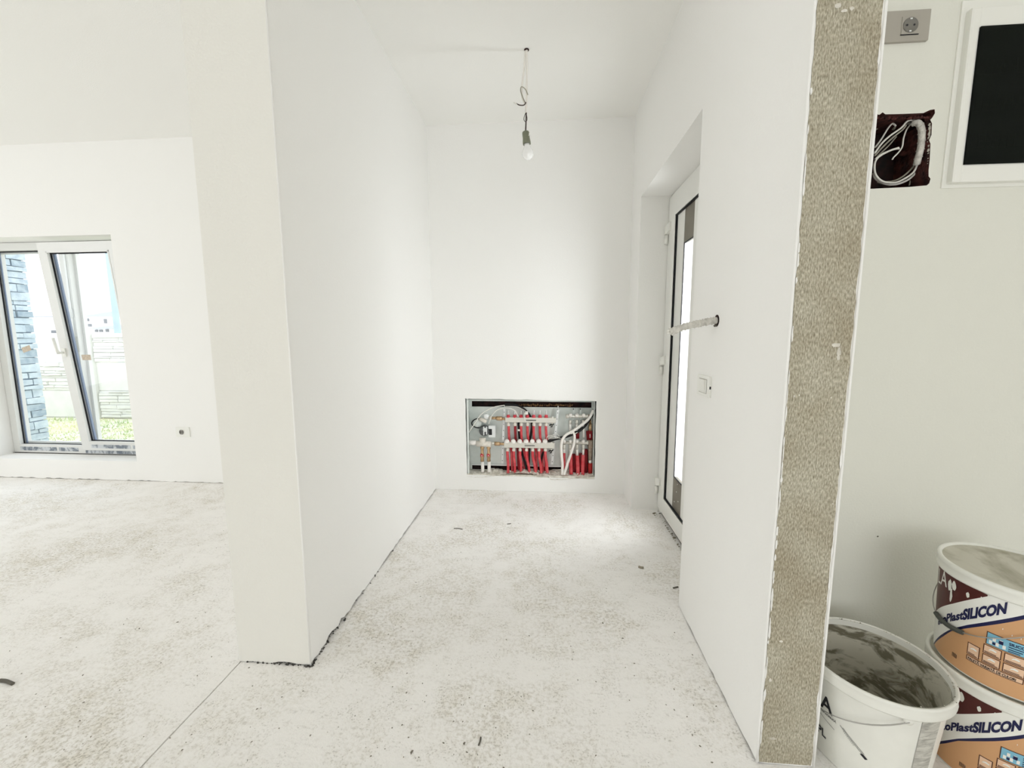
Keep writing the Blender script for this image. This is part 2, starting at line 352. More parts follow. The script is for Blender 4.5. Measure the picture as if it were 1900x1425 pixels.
# raw render face
rf = MB(); bm = rf.bm
N = 90; Lx = []; 
for i in range(N + 1):
    z = 0.006 + (ZC - 0.012) * i / N
    Lx.append((XR + 0.0055 + random.uniform(-0.001, 0.002), XE - 0.0065 + random.uniform(-0.002, 0.001), z))
va = [bm.verts.new((a, YE - 0.0015, z)) for a, b, z in Lx]; vb = [bm.verts.new((b, YE - 0.0015, z)) for a, b, z in Lx]
vc = [bm.verts.new((a, YE + 0.004, z)) for a, b, z in Lx]; vd = [bm.verts.new((b, YE + 0.004, z)) for a, b, z in Lx]
for i in range(N):
    bm.faces.new((va[i], vb[i], vb[i + 1], va[i + 1])); bm.faces.new((va[i], va[i + 1], vc[i + 1], vc[i])); bm.faces.new((vb[i], vd[i], vd[i + 1], vb[i + 1]))
tag(rf.build('wall_end', rawplaster), kind='structure')
tag(MB().tube([(XR + 0.001, YE, z * 0.1 + 0.004) for z in range(27)], 0.0035, 6).build('trim_5', paint), kind='structure')
tag(MB().tube([(XE - 0.001, YE - 0.0005, z * 0.1 + 0.004) for z in range(27)], 0.0034, 6).build('trim_6', paint), kind='structure')
# white smears on the raw render
sm = MB()
for (px, py, w, h) in ((1552, 640, 9, 4), (1557, 652, 4, 9), (1556, 664, 4, 5), (1474, 735, 2, 3), (1483, 733, 1.5, 2), (1542, 738, 1.5, 2), (1434, 1370, 8, 3), (1429, 1262, 3, 5), (1449, 1190, 4, 3), (1555, 10, 6, 5), (1566, 20, 5, 3), (1580, 16, 4, 4), (1560, 1275, 2, 2), (1545, 935, 1.5, 2)):
    c = at(px, py, 1, YE - 0.002); k = 1.0 / 720; vs = []
    for a in range(9):
        q = 2 * PI * a / 9; r = random.uniform(0.6, 1.1); vs.append(sm.bm.verts.new((min(max(c.x + w * k * r * math.cos(q), XR + .01), XE - .012), YE - 0.0022 - random.uniform(0, .0001), c.z + h * k * r * math.sin(q))))
    sm.bm.faces.new(vs)
tag(sm.build('wall_end_smears', mortar), kind='structure')
# chipped plaster flakes along both arrises
fk = MB()
for i in range(60):
    z = random.uniform(0.05, 2.5) if i < 30 else random.uniform(0.2, 1.0); xx = XR + 0.006 if random.random() < 0.8 else XE - 0.007
    w = random.uniform(0.0015, 0.004); h = random.uniform(0.006, 0.03); vs = []
    for a in range(7):
        q = 2 * PI * a / 7; vs.append(fk.bm.verts.new((xx + w * math.cos(q) * random.uniform(.5, 1), YE - 0.0024 - i * 0.00003, z + h * math.sin(q) * random.uniform(.6, 1))))
    fk.bm.faces.new(vs)
tag(fk.build('wall_end_flakes', paint), kind='structure')
# wall beyond the door and above it
tag(MB().box(XR, 1.1, YD1, YB + 0.01, 0, ZC).box(XR, 0.95, YD0, YD1, ZD, ZC).build('wall_door_side', paint), kind='structure')
# service niche wall (YN) with hole for the junction recess
ears = [(0.995, 1.852), (1.004, 1.859), (1.012, 1.853), (1.06, 1.852), (1.118, 1.852), (1.136, 1.860), (1.148, 1.861), (1.150, 1.850), (1.144, 1.838), (1.139, 1.832), (1.145, 1.822), (1.147, 1.79), (1.142, 1.775), (1.147, 1.765), (1.150, 1.72), (1.150, 1.69), (1.152, 1.672), (1.158, 1.665), (1.156, 1.652), (1.150, 1.646), (1.10, 1.643), (1.0, 1.641), (0.975, 1.641), (0.970, 1.65), (0.970, 1.848), (0.985, 1.856)]
nw = poly_wall([(XE, ZC), (XE, 0), (X1, 0), (X1, ZC)], [ears[::-1]], YN, 0.22)
nwo = nw.build('wall_niche', paint_n); tag(nwo, kind='structure'); nwo.data.materials.append(brickred)
for p in nwo.data.polygons:
    if abs(p.normal.y) < 0.5 and 0.9 < p.center.x < 1.3 and 1.5 < p.center.z < 1.95: p.material_index = 1
# shell behind the camera
tag(MB().box(X1, X1 + 0.1, Y0, YN + 0.2, 0, ZC).build('wall_side', paint), kind='structure')
tag(MB().box(X0 - 0.1, X0, Y0, -1.7, 0, ZC).box(X0 - 0.1, X0, 1.5, YB + 0.2, 0, ZC).box(X0 - 0.1, X0, -1.7, 1.5, 2.5, ZC).box(X0 - 0.1, X0, -1.7, 1.5, 0, 0.2).build('wall_left', paint), kind='structure')
tag(MB().box(X0, -5.0, Y0 - 0.1, Y0, 0, ZC).box(-5.0, -0.1, Y0 - 0.1, Y0, 0, ZC).box(2.5, X1, Y0 - 0.1, Y0, 0, ZC).box(-5.0, X1, Y0 - 0.1, Y0, 2.5, ZC).box(-5.0, X1, Y0 - 0.1, Y0, 0, 0.2).build('wall_rear', paint), kind='structure')

# ---- window_1 : fixed light at left, tilted sash at right
YF = YB + 0.17; FD = 0.075
win = empty('window_1', (WX0, YF, WZ0), kind='structure')
FX0, FX1, FZ0, FZ1 = WX0 + 0.004, WX1 + 0.050, WZ0 + 0.004, WZ1 - 0.004
MX = -4.015                                                    # centre of the mullion
fr = MB()
fr.box(FX0, FX0 + 0.062, YF, YF + FD, FZ0, FZ1).box(FX1 - 0.062, FX1, YF, YF + FD, FZ0, FZ1)
fr.box(FX0 + 0.062, FX1 - 0.062, YF, YF + FD, FZ1 - 0.062, FZ1).box(FX0 + 0.062, FX1 - 0.062, YF, YF + FD, FZ0, FZ0 + 0.072)
fr.box(FX0 + 0.062, FX0 + 0.080, YF + 0.048, YF + FD, FZ0 + 0.07, FZ1 - 0.06).box(FX0 + 0.08, MX - .04, YF + 0.048, YF + FD, FZ1 - 0.08, FZ1 - .062).box(FX0 + 0.08, MX - .04, YF + 0.048, YF + FD, FZ0 + 0.072, FZ0 + 0.09)
fr.build('window_frame', upvc, win)
ml = MB(); ml.box(MX - 0.040, MX + 0.040, YF + 0.002, YF + FD, FZ0 + 0.072, FZ1 - 0.062).box(MX + 0.040, MX + 0.062, YF + 0.045, YF + FD, FZ0 + .072, FZ1 - .062).box(MX - 0.055, MX - 0.04, YF + 0.045, YF + FD, FZ0 + .072, FZ1 - .062)
ml.build('mullion', upvc, win)
gk = MB(); gx0, gx1, gz0, gz1 = FX0 + 0.062, MX - 0.040, FZ0 + 0.072, FZ1 - 0.062; w = 0.004
for q in ((gx0, gx0 + w, gz0, gz1), (gx1 - w, gx1, gz0, gz1), (gx0, gx1, gz0, gz0 + w), (gx0, gx1, gz1 - w - .004, gz1)): gk.box(q[0], q[1], YF + 0.028, YF + 0.036, q[2], q[3])
gk.build('gasket', gasket, win)
MB().box(gx0, gx1, YF + 0.036, YF + 0.040, gz0, gz1).build('pane', glass, win)
spc = MB()
for q in ((gx0 + .007, gx0 + .020, gz0, gz1), (gx1 - .020, gx1 - .007, gz0, gz1)): spc.box(q[0], q[1], YF + 0.041, YF + 0.047, q[2], q[3])
spc.build('spacer_bar', mat('blue_spacer', (0.26, 0.32, 0.46), 0.4), win)
MB().box(gx0 + 0.0, gx0 + 0.36, YF - 0.0012, YF - 0.0004, FZ0 + 0.018, FZ0 + 0.052).box(gx0 + 0.38, gx0 + 0.57, YF - 0.0012, YF - 0.0004, FZ0 + 0.018, FZ0 + 0.052).build('protective_film', film, win)
MB().box(MX - 0.02, FX1, YF - 0.0014, YF - 0.0004, FZ0 + 0.004, FZ0 + 0.030).build('protective_film', film, win)
def card(p, w, h, ang, y, name, m, parent):
    mb = MB(); c, s_ = math.cos(ang), math.sin(ang)
    mb.hexa([(p.x + (sx_ * w * c - sz * h * s_), y + yy, p.z + (sx_ * w * s_ + sz * h * c)) for sz in (-.5, .5) for yy in (-.0008, 0) for sx_ in (-.5, .5)]); return mb.build(name, m, parent)
card(at(49, 647.5, 1, YF + 0.035), 0.085, 0.046, 0.30, YF + 0.0355, 'sticker', sticker, win)
# tilted sash
SXa, SXb, SZa, SZb = MX - 0.020, FX1 - 0.035, FZ0 + 0.040, FZ1 - 0.035
sash = empty('sash', (0, 0, 0)); sash.parent = win; sash.matrix_parent_inverse = Matrix.Identity(4)
sash.location = (SXa - win.location.x, -0.020, SZa - win.location.z); sash.rotation_euler = (math.radians(4.6), 0, 0)
sw, sh = SXb - SXa, SZb - SZa
def sbuild(mb, name, m):
    o = mb.build(name, m); o.parent = sash; o.matrix_parent_inverse = Matrix.Identity(4); return o
sbuild(MB().box(0, 0.078, 0, 0.062, 0, sh).box(sw - 0.078, sw, 0, 0.062, 0, sh).box(0.078, sw - 0.078, 0, 0.062, 0, 0.078).box(0.078, sw - 0.078, 0, 0.062, sh - 0.078, sh)
       .box(0.068, 0.079, -0.003, 0.01, 0.068, sh - .068).box(sw - 0.079, sw - .068, -0.003, 0.01, 0.068, sh - .068).box(0.068, sw - .068, -0.003, 0.01, 0.068, 0.079).box(0.068, sw - .068, -0.003, 0.01, sh - 0.079, sh - .068), 'sash_frame', upvc)
g2 = MB()
for q in ((0.078, 0.082, 0.078, sh - .078), (sw - .082, sw - .078, 0.078, sh - .078), (0.078, sw - .078, .078, .085), (0.078, sw - .078, sh - .088, sh - .078)): g2.box(q[0], q[1], 0.018, 0.028, q[2], q[3])
sbuild(g2, 'gasket', gasket)
sbuild(MB().box(0.078, sw - 0.078, 0.028, 0.032, 0.078, sh - 0.078), 'pane', glass)
sbuild(MB().box(0.086, 0.100, 0.033, 0.046, 0.078, sh - .078).box(0.078, 0.083, 0.046, 0.060, 0.078, sh - .078), 'spacer_bar', MATS['blue_spacer'])
hz = 1.07 - SZa
hd = MB().box(0.022, 0.052, -0.010, 0, hz - 0.035, hz + 0.035, 0.003).tube([(0.037, -0.01, hz), (0.037, -0.045, hz)], 0.009, 8)
hd.tube([(0.037, -0.045, hz - 0.006), (0.034, -0.050, hz + 0.03), (0.030, -0.055, hz + 0.125)], [0.011, 0.010, 0.009], 8)
sbuild(hd, 'handle', plastic)
st = MB().box(0.150, 0.232, 0.0262, 0.0275, 0.790, 0.835); sbuild(st, 'sticker', sticker)
sbuild(MB().box(0.09, sw - 0.22, -0.0022, -0.0006, 0.018, 0.050).box(sw - 0.20, sw - .02, -0.0022, -0.0006, 0.018, 0.050), 'protective_film', film)
# espagnolette / hardware in the open gap
hw = MB().box(MX + 0.006, MX + 0.022, YF - 0.003, YF + 0.002, FZ0 + 0.3, FZ1 - 0.08).box(MX + 0.002, MX + 0.028, YF - 0.010, YF + 0.002, 1.36, 1.43).box(MX + 0.004, MX + 0.024, YF - 0.008, YF + 0.002, 0.50, 0.56)
hw.build('lock_keep', steel_l, win)
# sill: plaster slab with dark ragged gap under the frame
MB().box(WX0, WX1, YF - 0.012, YF + 0.03, WZ0 - 0.001, WZ0 + 0.0015).build('sill_gap', core, win)

# ---- door_1
XD = 0.775
door = empty('door_1', (XD, YD0, 0), kind='structure')
MB().box(XD + 0.012, XD + 0.075, YD1 - 0.05, YD1, 0.0, ZD).box(XD + 0.012, XD + 0.075, YD0, YD0 + 0.05, 0.0, ZD).box(XD + 0.012, XD + 0.075, YD0 + .05, YD1 - .05, ZD - 0.05, ZD).build('door_frame', upvc_leaf, door)
LY0, LY1, LZ0, LZ1 = YD0 + 0.012, YD1 - 0.006, 0.028, ZD - 0.018
PY0, PY1, PZ0, PZ1 = LY0 + 0.135, at(1254, 398, 0, XD).y, at(1230, 923, 0, XD).z, at(1254, 398, 0, XD).z
leaf = MB().box(XD, XD + 0.06, LY0, PY0, LZ0, LZ1).box(XD, XD + 0.06, PY1, LY1, LZ0, LZ1).box(XD, XD + 0.06, PY0, PY1, LZ0, PZ0).box(XD, XD + 0.06, PY0, PY1, PZ1, LZ1)
leaf.box(XD - 0.004, XD + 0.004, PY1, PY1 + 0.022, PZ0 - .022, PZ1 + .022).box(XD - 0.004, XD + 0.004, PY0 - .022, PY0, PZ0 - .022, PZ1 + .022).box(XD - 0.004, XD + 0.004, PY0, PY1, PZ1, PZ1 + .022).box(XD - 0.004, XD + 0.004, PY0, PY1, PZ0 - .022, PZ0)
leaf.build('door_leaf', upvc_leaf, door)
gd = MB()
for q in ((PY1 - 0.006, PY1, PZ0, PZ1), (PY0, PY0 + .006, PZ0, PZ1), (PY0, PY1, PZ0, PZ0 + .006), (PY0, PY1, PZ1 - .006, PZ1)): gd.box(XD + 0.004, XD + 0.012, q[0], q[1], q[2], q[3])
gd.build('gasket', gasket, door)
CY1 = at(1268, 450, 0, XD + 0.01).y; CY0 = at(1261, 964, 0, XD + 0.01).y; TZ = at(1268, 450, 0, XD + 0.01).z; BZ = at(1246, 882, 0, XD + 0.01).z
MB().box(XD + 0.012, XD + 0.040, CY1, PY1 - 0.0, PZ0, PZ1).box(XD + 0.012, XD + 0.040, PY0, CY0, PZ0, PZ1).build('infill_panel', upvc_leaf, door)
MB().box(XD + 0.014, XD + 0.038, CY0, CY1, TZ, PZ1).build('taupe_panel', taupe, door)
MB().box(XD + 0.014, XD + 0.038, CY0, CY1, PZ0, BZ).build('taupe_panel', taupe, door)
MB().box(XD + 0.013, XD + 0.018, CY0, CY1, TZ - 0.006, TZ).box(XD + 0.013, XD + 0.018, CY0, CY1, BZ, BZ + 0.006).box(XD + 0.013, XD + 0.018, CY1 - .005, CY1, BZ, TZ).build('glazing_bead', gasket, door)
MB().box(XD + 0.022, XD + 0.028, CY0, CY1, BZ, TZ).build('pane', glass, door)
sp = MB()
for (py, pz) in ((1255, 913), (1251, 931), (1258, 931), (1257, 899)):
    c = at(py, pz, 0, XD + 0.0135); sp.box(XD + 0.0130, XD + 0.0142, c.y - .003, c.y + .004, c.z - .002, c.z + .003)
sp.build('paint_speck', paint, door)
for zz in (at(1237, 437, 0, XD).z, at(1226, 676, 0, XD).z, at(1217, 893, 0, XD).z):
    h = MB().tube([(XD - 0.013, YD1 - 0.012, zz - 0.062), (XD - 0.013, YD1 - 0.012, zz - 0.008)], 0.012, 12).tube([(XD - 0.013, YD1 - 0.012, zz - 0.005), (XD - 0.013, YD1 - 0.012, zz + 0.050)], 0.0125, 12)
    h.hexa([(XD - 0.022, YD1 - 0.014, zz - 0.004), (XD, YD1 - 0.014, zz - 0.004), (XD - 0.012, YD1 - 0.065, zz + 0.012), (XD, YD1 - 0.065, zz + 0.012), (XD - 0.022, YD1 - 0.014, zz + 0.048), (XD, YD1 - 0.014, zz + 0.048), (XD - 0.012, YD1 - 0.065, zz + 0.062), (XD, YD1 - 0.065, zz + 0.062)])
    hh = h.build('hinge', plastic, door)
    k = MB().tube([(XD - 0.0135, YD1 - 0.052, zz + 0.034), (XD - 0.0115, YD1 - 0.052, zz + 0.034)], 0.004, 8).build('screw', ink, door)
MB().box(XD + 0.015, XD + 0.075, YD0, YD1, 0.0, 0.026).build('threshold', core, door)
rb = MB()
for i in range(60):
    y = random.uniform(2.2, 2.77); r = random.uniform(0.0015, 0.006) * (1.8 if y > 2.68 else 1)
    x = random.uniform(XD - 0.045 if y > 2.62 else XD - 0.012, XD + 0.005); rb.lathe([(0, -r * .3), (r, 0), (r * .6, r * .5), (0, r * .6)], (x, y, r * 0.2), 5, smooth=False)
tag(rb.build('mortar_crumbs', chip), 'broken dark mortar crumbs at the foot of the door reveal', 'rubble', kind='stuff')

# ================================================================== OUTSIDE (seen through the window and the door)
GZ = -0.26
tag(MB().box(-26, 6, YB + 0.27, 40, GZ - 0.05, GZ).build('ground', soil), kind='structure')
tag(MB().box(0.98, 2.2, 1.70, 3.3, -0.05, 0.0).build('porch_floor', fencem), kind='structure')
# grass tufts
PY_ = 4.20; PX1 = at(80, 720, 1, PY_ + 0.36).x; PX0 = PX1 - 0.6
gt = MB(); rnd = random.Random(3)
for i in range(4200):
    y = rnd.uniform(4.4, 6.5); x = -0.0 - y * rnd.uniform(0.95, 1.62); h = rnd.uniform(0.008, 0.045) * (1.6 if y > 6.2 else 1); a = rnd.uniform(0, PI); dx, dy = math.cos(a) * .009, math.sin(a) * .009
    lx, ly = rnd.uniform(-.03, .03), rnd.uniform(-.03, .03)
    if PX0 - .1 < x < PX1 + .1 and PY_ - .1 < y < PY_ + .5: continue
    v = [gt.bm.verts.new(p) for p in ((x - dx, y - dy, GZ), (x + dx, y + dy, GZ), (x + lx, y + ly, GZ + h))]; gt.bm.faces.new(v)
tag(gt.build('grass', grassm), 'sparse yellow green grass in front of the concrete fence', 'grass', kind='stuff')
# stone clad pillar
pil = empty('stone_pillar', (PX1 - 0.3, PY_ + 0.18, GZ), label='square pillar clad in blue grey split stone strips outside the window', cat='pillar')
MB().box(PX0, PX1 - 0.03, PY_ + 0.025, PY_ + 0.34, GZ, 3.2).build('shaft', stonem[2], pil)
rnd = random.Random(11); z = GZ; ns = 0
while z < 2.75:
    h = rnd.choice((0.05, 0.065, 0.08, 0.10)); x = PX1 + 0.003
    first = False
    y = PY_ + 0.36
    while y > PY_ + 0.01:                                      # return face towards the window
        y2 = max(PY_, y - rnd.uniform(0.09, 0.22)); y2 = PY_ - 0.012 if y2 < PY_ + 0.06 else y2
        d = rnd.uniform(0.0, 0.022); e = [rnd.uniform(-.006, .006) for _ in range(4)]; q = .005
        MB().hexa([(PX1 - .04, y2 + q, z + q), (PX1 - .008 + d, y2 + q, z + q + e[0]), (PX1 - .04, y - q, z + q), (PX1 - .008 + d, y - q, z + q + e[1]),
                   (PX1 - .04, y2 + q, z + h - q), (PX1 - .010 + d, y2 + q, z + h - q + e[2]), (PX1 - .04, y - q, z + h - q), (PX1 - .010 + d, y - q, z + h - q + e[3])]).build('stone', stonem[rnd.choice((0, 0, 0, 1, 1, 2))], pil)
        y = y2
    x = PX1 - 0.045
    while x > PX0:
        w = rnd.uniform(0.12, 0.34); x2 = max(PX0, x - w)
        mb = MB(); d = rnd.uniform(0.0, 0.022)
        yb = PY_ + 0.36 if first else PY_ + 0.03
        e = [rnd.uniform(-.004, .004) for _ in range(8)]
        mb.hexa([(x2 + .003, PY_ - d + e[0], z + .003 + e[1]), (x - .003, PY_ - d + e[2], z + .003 + e[3]), (x2 + .003, PY_ + 0.035, z + .003), (x - .003, yb, z + .003),
                 (x2 + .003, PY_ - d + e[4], z + h - .002 + e[5]), (x - .003, PY_ - d + e[6], z + h - .002 + e[7]), (x2 + .003, PY_ + 0.035, z + h - .002), (x - .003, yb, z + h - .002)])
        mb.build('stone', stonem[rnd.choice((0, 0, 1, 1, 1, 2))], pil); ns += 1
        x = x2; first = False
    z += h
# precast concrete fence : posts and stacked panels, some with stone relief
FY = 6.6
fence = empty('concrete_fence', (at(171, 700, 1, FY).x, FY, GZ), label='precast concrete fence with stone relief panels behind the grass', cat='fence')
pl_, pr_ = at(163, 700, 1, FY).x, at(181, 700, 1, FY).x
zt = at(190, 618, 1, FY).z
def relief_panel(x0, x1, z0, z1, seed):
    r = random.Random(seed); mb = MB().box(x0, x1, FY + 0.0, FY + 0.05, z0, z1)
    z = z0 + 0.01
    while z < z1 - 0.02:
        h = r.uniform(0.030, 0.075); h = min(h, z1 - 0.008 - z); x = x0 + 0.015
        while x < x1 - 0.02:
            w = r.uniform(0.14, 0.5); xb = min(x + w, x1 - .015); d = r.uniform(0.012, 0.045); a, b, c_, d_ = [r.uniform(-.007, .007) for _ in range(4)]
            mb.hexa([(x + .004, FY - d, z + a + .004), (xb - .004, FY - d * .8, z + b + .004), (x, FY + .01, z + .002), (xb, FY + .01, z + .002), (x + .008, FY - d, z + h + c_ - .008), (xb - .008, FY - d, z + h + d_ - .008), (x, FY + .01, z + h), (xb, FY + .01, z + h)])
            x = xb
        z += h
    return mb
MB().box(pl_, pr_, FY - 0.06, FY + 0.09, GZ, zt + 0.02, 0.008).build('post', fencem, fence)
for xp in (pl_ - 2.05, pl_ - 4.1, pr_ + 2.05 - (pr_ - pl_), pr_ + 4.1 - (pr_ - pl_)):
    MB().box(xp, xp + (pr_ - pl_), FY - 0.06, FY + 0.09, GZ, zt + 0.02, 0.008).build('post', fencem, fence)
zr = [zt, at(200, 672, 1, FY).z, at(205, 725, 1, FY).z, at(208, 775, 1, FY).z, GZ]
bays = [(pl_ - 2.05 + (pr_ - pl_), pl_), (pl_ - 4.1 + (pr_ - pl_), pl_ - 2.05), (pr_, pr_ + 2.05 - (pr_ - pl_)), (pr_ + 2.05, pr_ + 4.1 - (pr_ - pl_))]
for bi, (xa, xb) in enumerate(bays):
    for ri in range(4):
        rel = (ri in (1, 3)) if bi < 2 else (ri in (0, 2))
        if rel: relief_panel(xa, xb, zr[ri + 1] + .004, zr[ri] - .004, bi * 5 + ri).build('relief_panel', fencem, fence)
        else: MB().box(xa, xb, FY + 0.0, FY + 0.05, zr[ri + 1] + .002, zr[ri] - .004, 0.006).build('plain_panel', fencem, fence)
# pole behind the fence
q0 = at(218.5, 618, 1, 9.0)
tag(MB().tube([(q0.x, 9.0, GZ), (q0.x, 9.0, 2.0), (q0.x, 9.0, 7.5)], 0.062, 12).build('utility_pole', polem), 'tall pale blue pole rising behind the fence', 'pole')
# houses far away
def px_box(mb, x0, x1, y0, y1, Y, D):
    a = at(x0, y1, 1, Y); b = at(x1, y0, 1, Y); return mb.box(a.x, b.x, Y, Y + D, a.z, b.z)
def hip(mb, x0, x1, ye, yr, Y, D, ov=0.5):
    a = at(x0, ye, 1, Y - ov); b = at(x1, ye, 1, Y - ov); top = at((x0 + x1) / 2, yr, 1, Y + D / 2).z
    z = a.z; xa, xb = a.x - ov, b.x + ov; ya, yb = Y - ov, Y + D + ov; cx0, cx1 = (xa * .62 + xb * .38), (xa * .38 + xb * .62); yc = (ya + yb) / 2
    v = [mb.bm.verts.new(p) for p in ((xa, ya, z), (xb, ya, z), (xb, yb, z), (xa, yb, z), (cx0, yc, top), (cx1, yc, top))]
    for f in ((0, 1, 5, 4), (1, 2, 5), (2, 3, 4, 5), (3, 0, 4), (3, 2, 1, 0)): mb.bm.faces.new([v[i] for i in f])
    return mb
def house(label, x0, x1, ytop, Y, D, roof, wins, yb=650, cat='house'):
    e = empty('house', (at((x0 + x1) / 2, yb, 1, Y).x, Y, GZ), label=label, cat=cat)
    wa = at(x0, yb, 1, Y); wb0 = at(x1, ytop, 1, Y); MB().box(wa.x, wb0.x, Y, Y + D, GZ, wb0.z).build('wall', housew, e)
    hip(MB(), x0, x1, ytop, roof, Y, D).build('roof', tile, e)
    for w in wins:
        f = px_box(MB(), w[0], w[1], w[2], w[3], Y - 0.06, 0.1).build('window', housewin, e)
    return e
house('two storey white house with a grey hipped roof far behind the fence', 157, 201, 587, 38, 8, 571, [(161, 164, 591, 596), (193, 197, 592, 600), (163, 169, 601, 606)])
house('low white house with small grey roof in front of the two storey one', 168, 204, 610, 24, 4, 599, [(176, 180, 612, 616), (184, 189, 612, 616), (196, 200, 611, 616)], yb=630)
hl = empty('house', (at(60, 640, 1, 30).x, 30, GZ), label='long flat white building behind the fence beside the stone pillar', cat='building')
wa = at(20, 588, 1, 30); MB().box(wa.x, at(106, 588, 1, 30).x, 30, 31.5, GZ, wa.z).build('wall', housew, hl)
px_box(MB(), 18, 108, 586.6, 588.2, 29.7, 2.0).build('roof_edge', tile, hl)
px_box(MB(), 95, 105, 613, 618, 29.92, .1).build('window', housewin, hl)

# ================================================================== BULB ON THE CEILING
cp = at(977, 92, 2, ZC); BX, BY = cp.x, cp.y
def B(px, py, dy=0): p = at(px, py, 1, BY + dy); return p
lamp = empty('hanging_bulb', (BX, BY, ZC), label='bare bulb hanging on a white conduit from the hallway ceiling', cat='lamp')
MB().lathe([(0.0, -0.0005), (0.013, -0.0005), (0.013, -0.003), (0.0, -0.003)], (BX, BY, ZC), 16).build('ceiling_hole', darkhole, lamp)
MB().tube(spline([(BX + .001, BY, ZC), B(978, 120), B(977.5, 150), B(977.5, 175), B(976.5, 195), B(976, 209)]), 0.0056, 10).build('conduit', whitep, lamp)
MB().tube(spline([(BX - .006, BY + .004, ZC), B(973, 120, .004), B(969.5, 150, .004), B(968, 165, .004), B(969, 180, .002), B(974, 193)]), [0.0050] * 31, 10).build('conduit', whitep, lamp)
MB().tube(spline([B(979.5, 176, -.012), B(975, 166, -.016), B(968, 161, -.016), B(966, 167, -.012), B(969, 178, -.010), B(975.5, 193, -.010)]), 0.0026, 6).build('loose_wire', gcable, lamp)
MB().tube(spline([B(976, 190, -.010), B(972, 195, -.012), B(964, 195, -.012), B(958, 192, -.012)]), 0.0028, 6).build('loose_wire', darkwire, lamp)
MB().tube(spline([B(960, 193.5, -.012), B(956, 192, -.012), B(953, 190, -.012)]), 0.0030, 6).build('bare_end', wcable, lamp)
MB().tube(spline([B(976, 208), B(977, 213), B(978, 222), B(975, 226), B(972, 221), B(974, 213), B(976, 209)]), 0.0016, 6).build('loose_wire', darkwire, lamp)
MB().tube(spline([B(976, 209, .004), B(975.5, 228, .004), B(974, 250, .004)]), 0.0022, 6).tube(spline([B(977, 209), B(976.5, 228), B(976, 250)]), 0.0018, 6).build('flex', darkwire, lamp)
t_, b_ = B(975.5, 247), B(977.5, 267)
ax = (t_ - b_).normalized(); MR = ax.to_track_quat('Z', 'Y').to_matrix()
sock = MB().lathe([(0, 0.062), (0.017, 0.060), (0.019, 0.054), (0.0185, 0.030), (0.021, 0.010), (0.021, -0.002), (0.018, -0.002), (0.016, 0.004), (0, 0.004)], b_, 24, MR).build('lampholder', socketgreen, lamp)
MB().tube([B(981, 252, -.02), B(982, 249, -.022), B(981.6, 247, -.022)], 0.0015, 6).build('wire_tail', wcable, sock)
MB().lathe([(0, 0.006), (0.0145, 0.004), (0.0155, -0.010), (0.021, -0.022), (0.0285, -0.036), (0.0305, -0.048), (0.028, -0.062), (0.020, -0.073), (0.009, -0.079), (0, -0.080)], b_, 28, MR).build('bulb', bulbm, lamp)

# ================================================================== SWITCH, SOCKETS, WALL CABLE
sy0, sy1, sz0, sz1 = 1.525, 1.670, 0.970, 1.0475
sy0, sy1 = at(1320.5, 715, 0, XR).y, at(1292.5, 715, 0, XR).y
sy1 = sy0 + 0.118
sw_ = empty('light_switch', (XR, (sy0 + sy1) / 2, (sz0 + sz1) / 2), label='white rocker light switch on the hallway right wall', cat='switch')
MB().box(XR - 0.009, XR + 0.001, sy0, sy1, sz0, sz1, 0.0025).build('face_plate', plastic, sw_)
ym = (sy0 + sy1) / 2
MB().box(XR - 0.0100, XR - 0.008, ym - 0.036, ym + 0.036, sz0 + 0.012, sz1 - 0.012).build('inner_frame', plastic_g, sw_)
MB().hexa([(XR - 0.0105, ym - 0.024, sz0 + 0.014), (XR - 0.0095, ym - 0.024, sz0 + 0.014), (XR - 0.0105, ym + 0.024, sz0 + 0.014), (XR - 0.0095, ym + 0.024, sz0 + 0.014),
           (XR - 0.0165, ym - 0.024, sz1 - 0.014), (XR - 0.0095, ym - 0.024, sz1 - 0.014), (XR - 0.0165, ym + 0.024, sz1 - 0.014), (XR - 0.0095, ym + 0.024, sz1 - 0.014)]).build('rocker', plastic, sw_)
for s_ in (-1, 1): MB().box(XR - 0.0108, XR - 0.009, ym + s_ * 0.031 - .005, ym + s_ * 0.031 + .005, sz0 + 0.014, sz1 - 0.014).build('blank_insert', plastic, sw_)
MB().box(XR - 0.0075, XR - 0.002, sy0 - 0.0006, sy0 + .001, ym * 0 + 1.002, 1.012).build('release_slot', ink, sw_)

def wall_outlet(name, label, x0, x1, z0, z1, xc, y, plate_m, insert):
    e = empty(name, (xc, y, (z0 + z1) / 2), label=label, cat='socket'); zc = (z0 + z1) / 2
    MB().box(x0, x1, y - 0.009, y + 0.001, z0, z1, 0.002).build('face_plate', plate_m, e)
    MB().box(xc - .0235, xc + .0235, y - 0.0108, y - 0.008, zc - .0235, zc + .0235, 0.001).build('insert', insert, e)
    MX_ = Matrix.Rotation(PI / 2, 3, 'X')
    MB().lathe([(0.0205, 0.0012), (0.0195, 0.0018), (0.0185, -0.001), (0.018, -0.0012), (0, -0.0012)][:2] + [(0.0185, 0.0004), (0, 0.0003)], (xc, y - 0.0108, zc), 28, MX_).build('socket_well', plastic_d, e)
    p = MB()
    for s_ in (-1, 1): p.tube([(xc + s_ * .0095, y - 0.0106, zc + s_ * -.0), (xc + s_ * .0095, y - 0.0122, zc)], 0.0026, 8)
    p.build('contact_hole', ink, e)
    for s_ in (-1, 1): MB().box(xc - .003, xc + .003, y - 0.0124, y - 0.0105, zc + s_ * .0165 - .0018, zc + s_ * .0165 + .0018).build('earth_clip', steel_l, e)
    return e
wall_outlet('wall_socket', 'single round socket in wide white plate low on the window wall', -2.986, -2.868, 0.386, 0.466, at(339, 801, 1, YB).x, YB, plastic, plastic)
